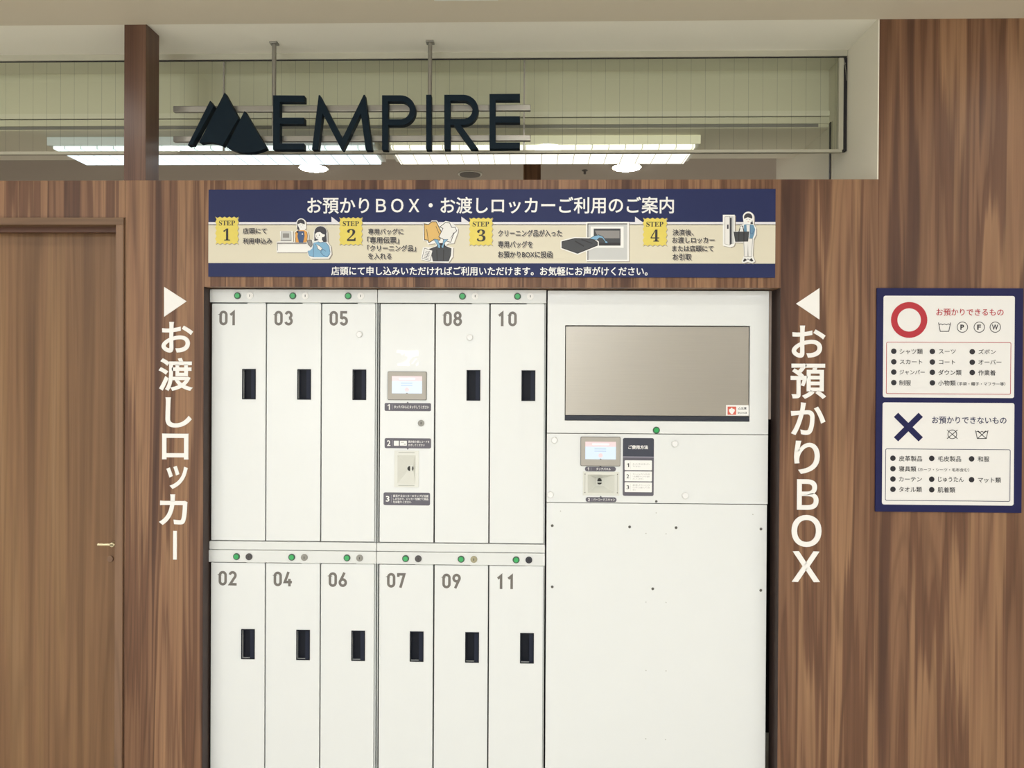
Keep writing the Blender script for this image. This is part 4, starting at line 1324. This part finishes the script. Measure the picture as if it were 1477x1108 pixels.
# how-to plaque
b_ = rect(898.3, 631.9, 943.0, 715.4, YL)
hp = MB(og).use(M_PLQ).prism(rrect(*b_, 0.006), YL - 0.0008, YL)
zl = U(920, 658.5, YL)[1]
hp.use(M_PLQD).prism([(b_[0], zl), (b_[1], zl)] + [(b_[1] - 0.006 + 0.006 * math.cos(a), b_[3] - 0.006 + 0.006 * math.sin(a)) for a in (0, .4, .8, 1.2, 1.57)] +
                     [(b_[0] + 0.006 + 0.006 * math.cos(a), b_[3] - 0.006 + 0.006 * math.sin(a)) for a in (1.57, 1.95, 2.35, 2.75, 3.14)], YL - 0.001)
hp.use(M_PLQL).box(b_[0], b_[1], YL - 0.0012, YL - 0.0008, zl - 0.0035, zl - 0.0005)
fit_text(hp, 'ご使用方法', (906.2, 642.3, 934.8, 648.1), YL - 0.0014, M_PRW, 0.03)
hp = tag(hp.build('instruction_plaque', mp_), 'dark plaque with three white step cards')
TX = [['タッチパネルにタッチし', 'てください'], ['クリーニングバッグに付', 'いた専用バーコードをか', 'ざしてください'], ['扉を押してクリーニング', 'バッグごと投入してくだ', 'さい']]
for k, (ya, yb) in enumerate(((664.1, 678.3), (680.0, 694.3), (695.8, 710.0))):
    cdm = MB(og).use(M_PRW).prism(rrect(*rect(900.9, ya, 940.3, yb, YL), 0.0028), YL - 0.0012)
    X, Z = U(909.4, (ya + yb) / 2, YL)
    cdm.use(M_LGR).box(X, X + 0.0006, YL - 0.0014, YL - 0.0012, Z - 0.012, Z + 0.012)
    figure(cdm, '123'[k], rect(903.6 if k else 904.2, ya + 4.2, 907.3, yb - 4.4, YL), YL - 0.0014, M_PRB, 0.01)
    n_ = len(TX[k])
    for j, s_ in enumerate(TX[k]):
        y_ = ya + 4.2 + 3.3 * j + (1.2 if n_ == 2 else 0)
        fit_text(cdm, s_, (912.6, y_ - 1.1, 937.2 if len(s_) > 9 else 912.6 + 2.25 * len(s_), y_ + 1.2), YL - 0.0014, M_MGR, 0.0, res=1)
    cdm.build('step_card', hp)
for a, b in ((799.6, 635.0), (973.0, 640.2), (793.8, 713.6), (988.0, 714.6)):
    cap(og, *U(a, b, YL), YL, mp_)


def screw(px, py, par, r=0.0048):
    X, Z = U(px, py, YL)
    mb = MB(og).use(M_SCREW).cyl('y', (X, Z), r, YL + 0.001, YL - 0.0025, 16, r * 0.6)
    mb.use(M_KEY).box(X - r * 0.5, X + r * 0.5, YL - 0.0027, YL - 0.0024, Z - 0.0004, Z + 0.0004)
    return mb.build('screw', par)


screw(946.6, 723.4, mp_)
for a, b in ((796.5, 758.5), (908.2, 760.3), (975.3, 761.4), (1097.8, 763.3), (796.5, 846.8), (941.6, 849.6), (1097.5, 851.9)):
    screw(a, b, lp_)
for a, b in ((946.5, 740), (931.8, 769.6), (960.8, 770.2), (931.8, 868.7), (960.8, 869.4), (931.8, 967.5), (960.8, 968), (808.5, 737.4), (1086, 742.3), (931.5, 1066), (960, 1067)):
    X, Z = U(a, b, YL)
    MB(og).use(M_SCN2).disc(X, Z, 0.0018, YL + 0.0004, YL + 0.0012, n=10).build('pin_hole', lp_)
X, Z = U(1110.5, 646, YL + 0.02)
tag(MB(og).use(mat('latch_pale_plastic', '#d9c6bb', 0.4)).prism([(BX1 - 0.02, Z - 0.010), (BX1 + 0.005, Z - 0.010), (BX1 + 0.005, Z - 0.002), (BX1 + 0.004, Z + 0.015), (BX1 - 0.02, Z - 0.002)], YL + 0.041, YL + 0.055).build('side_latch', dp),
    'small pale latch on the right edge')
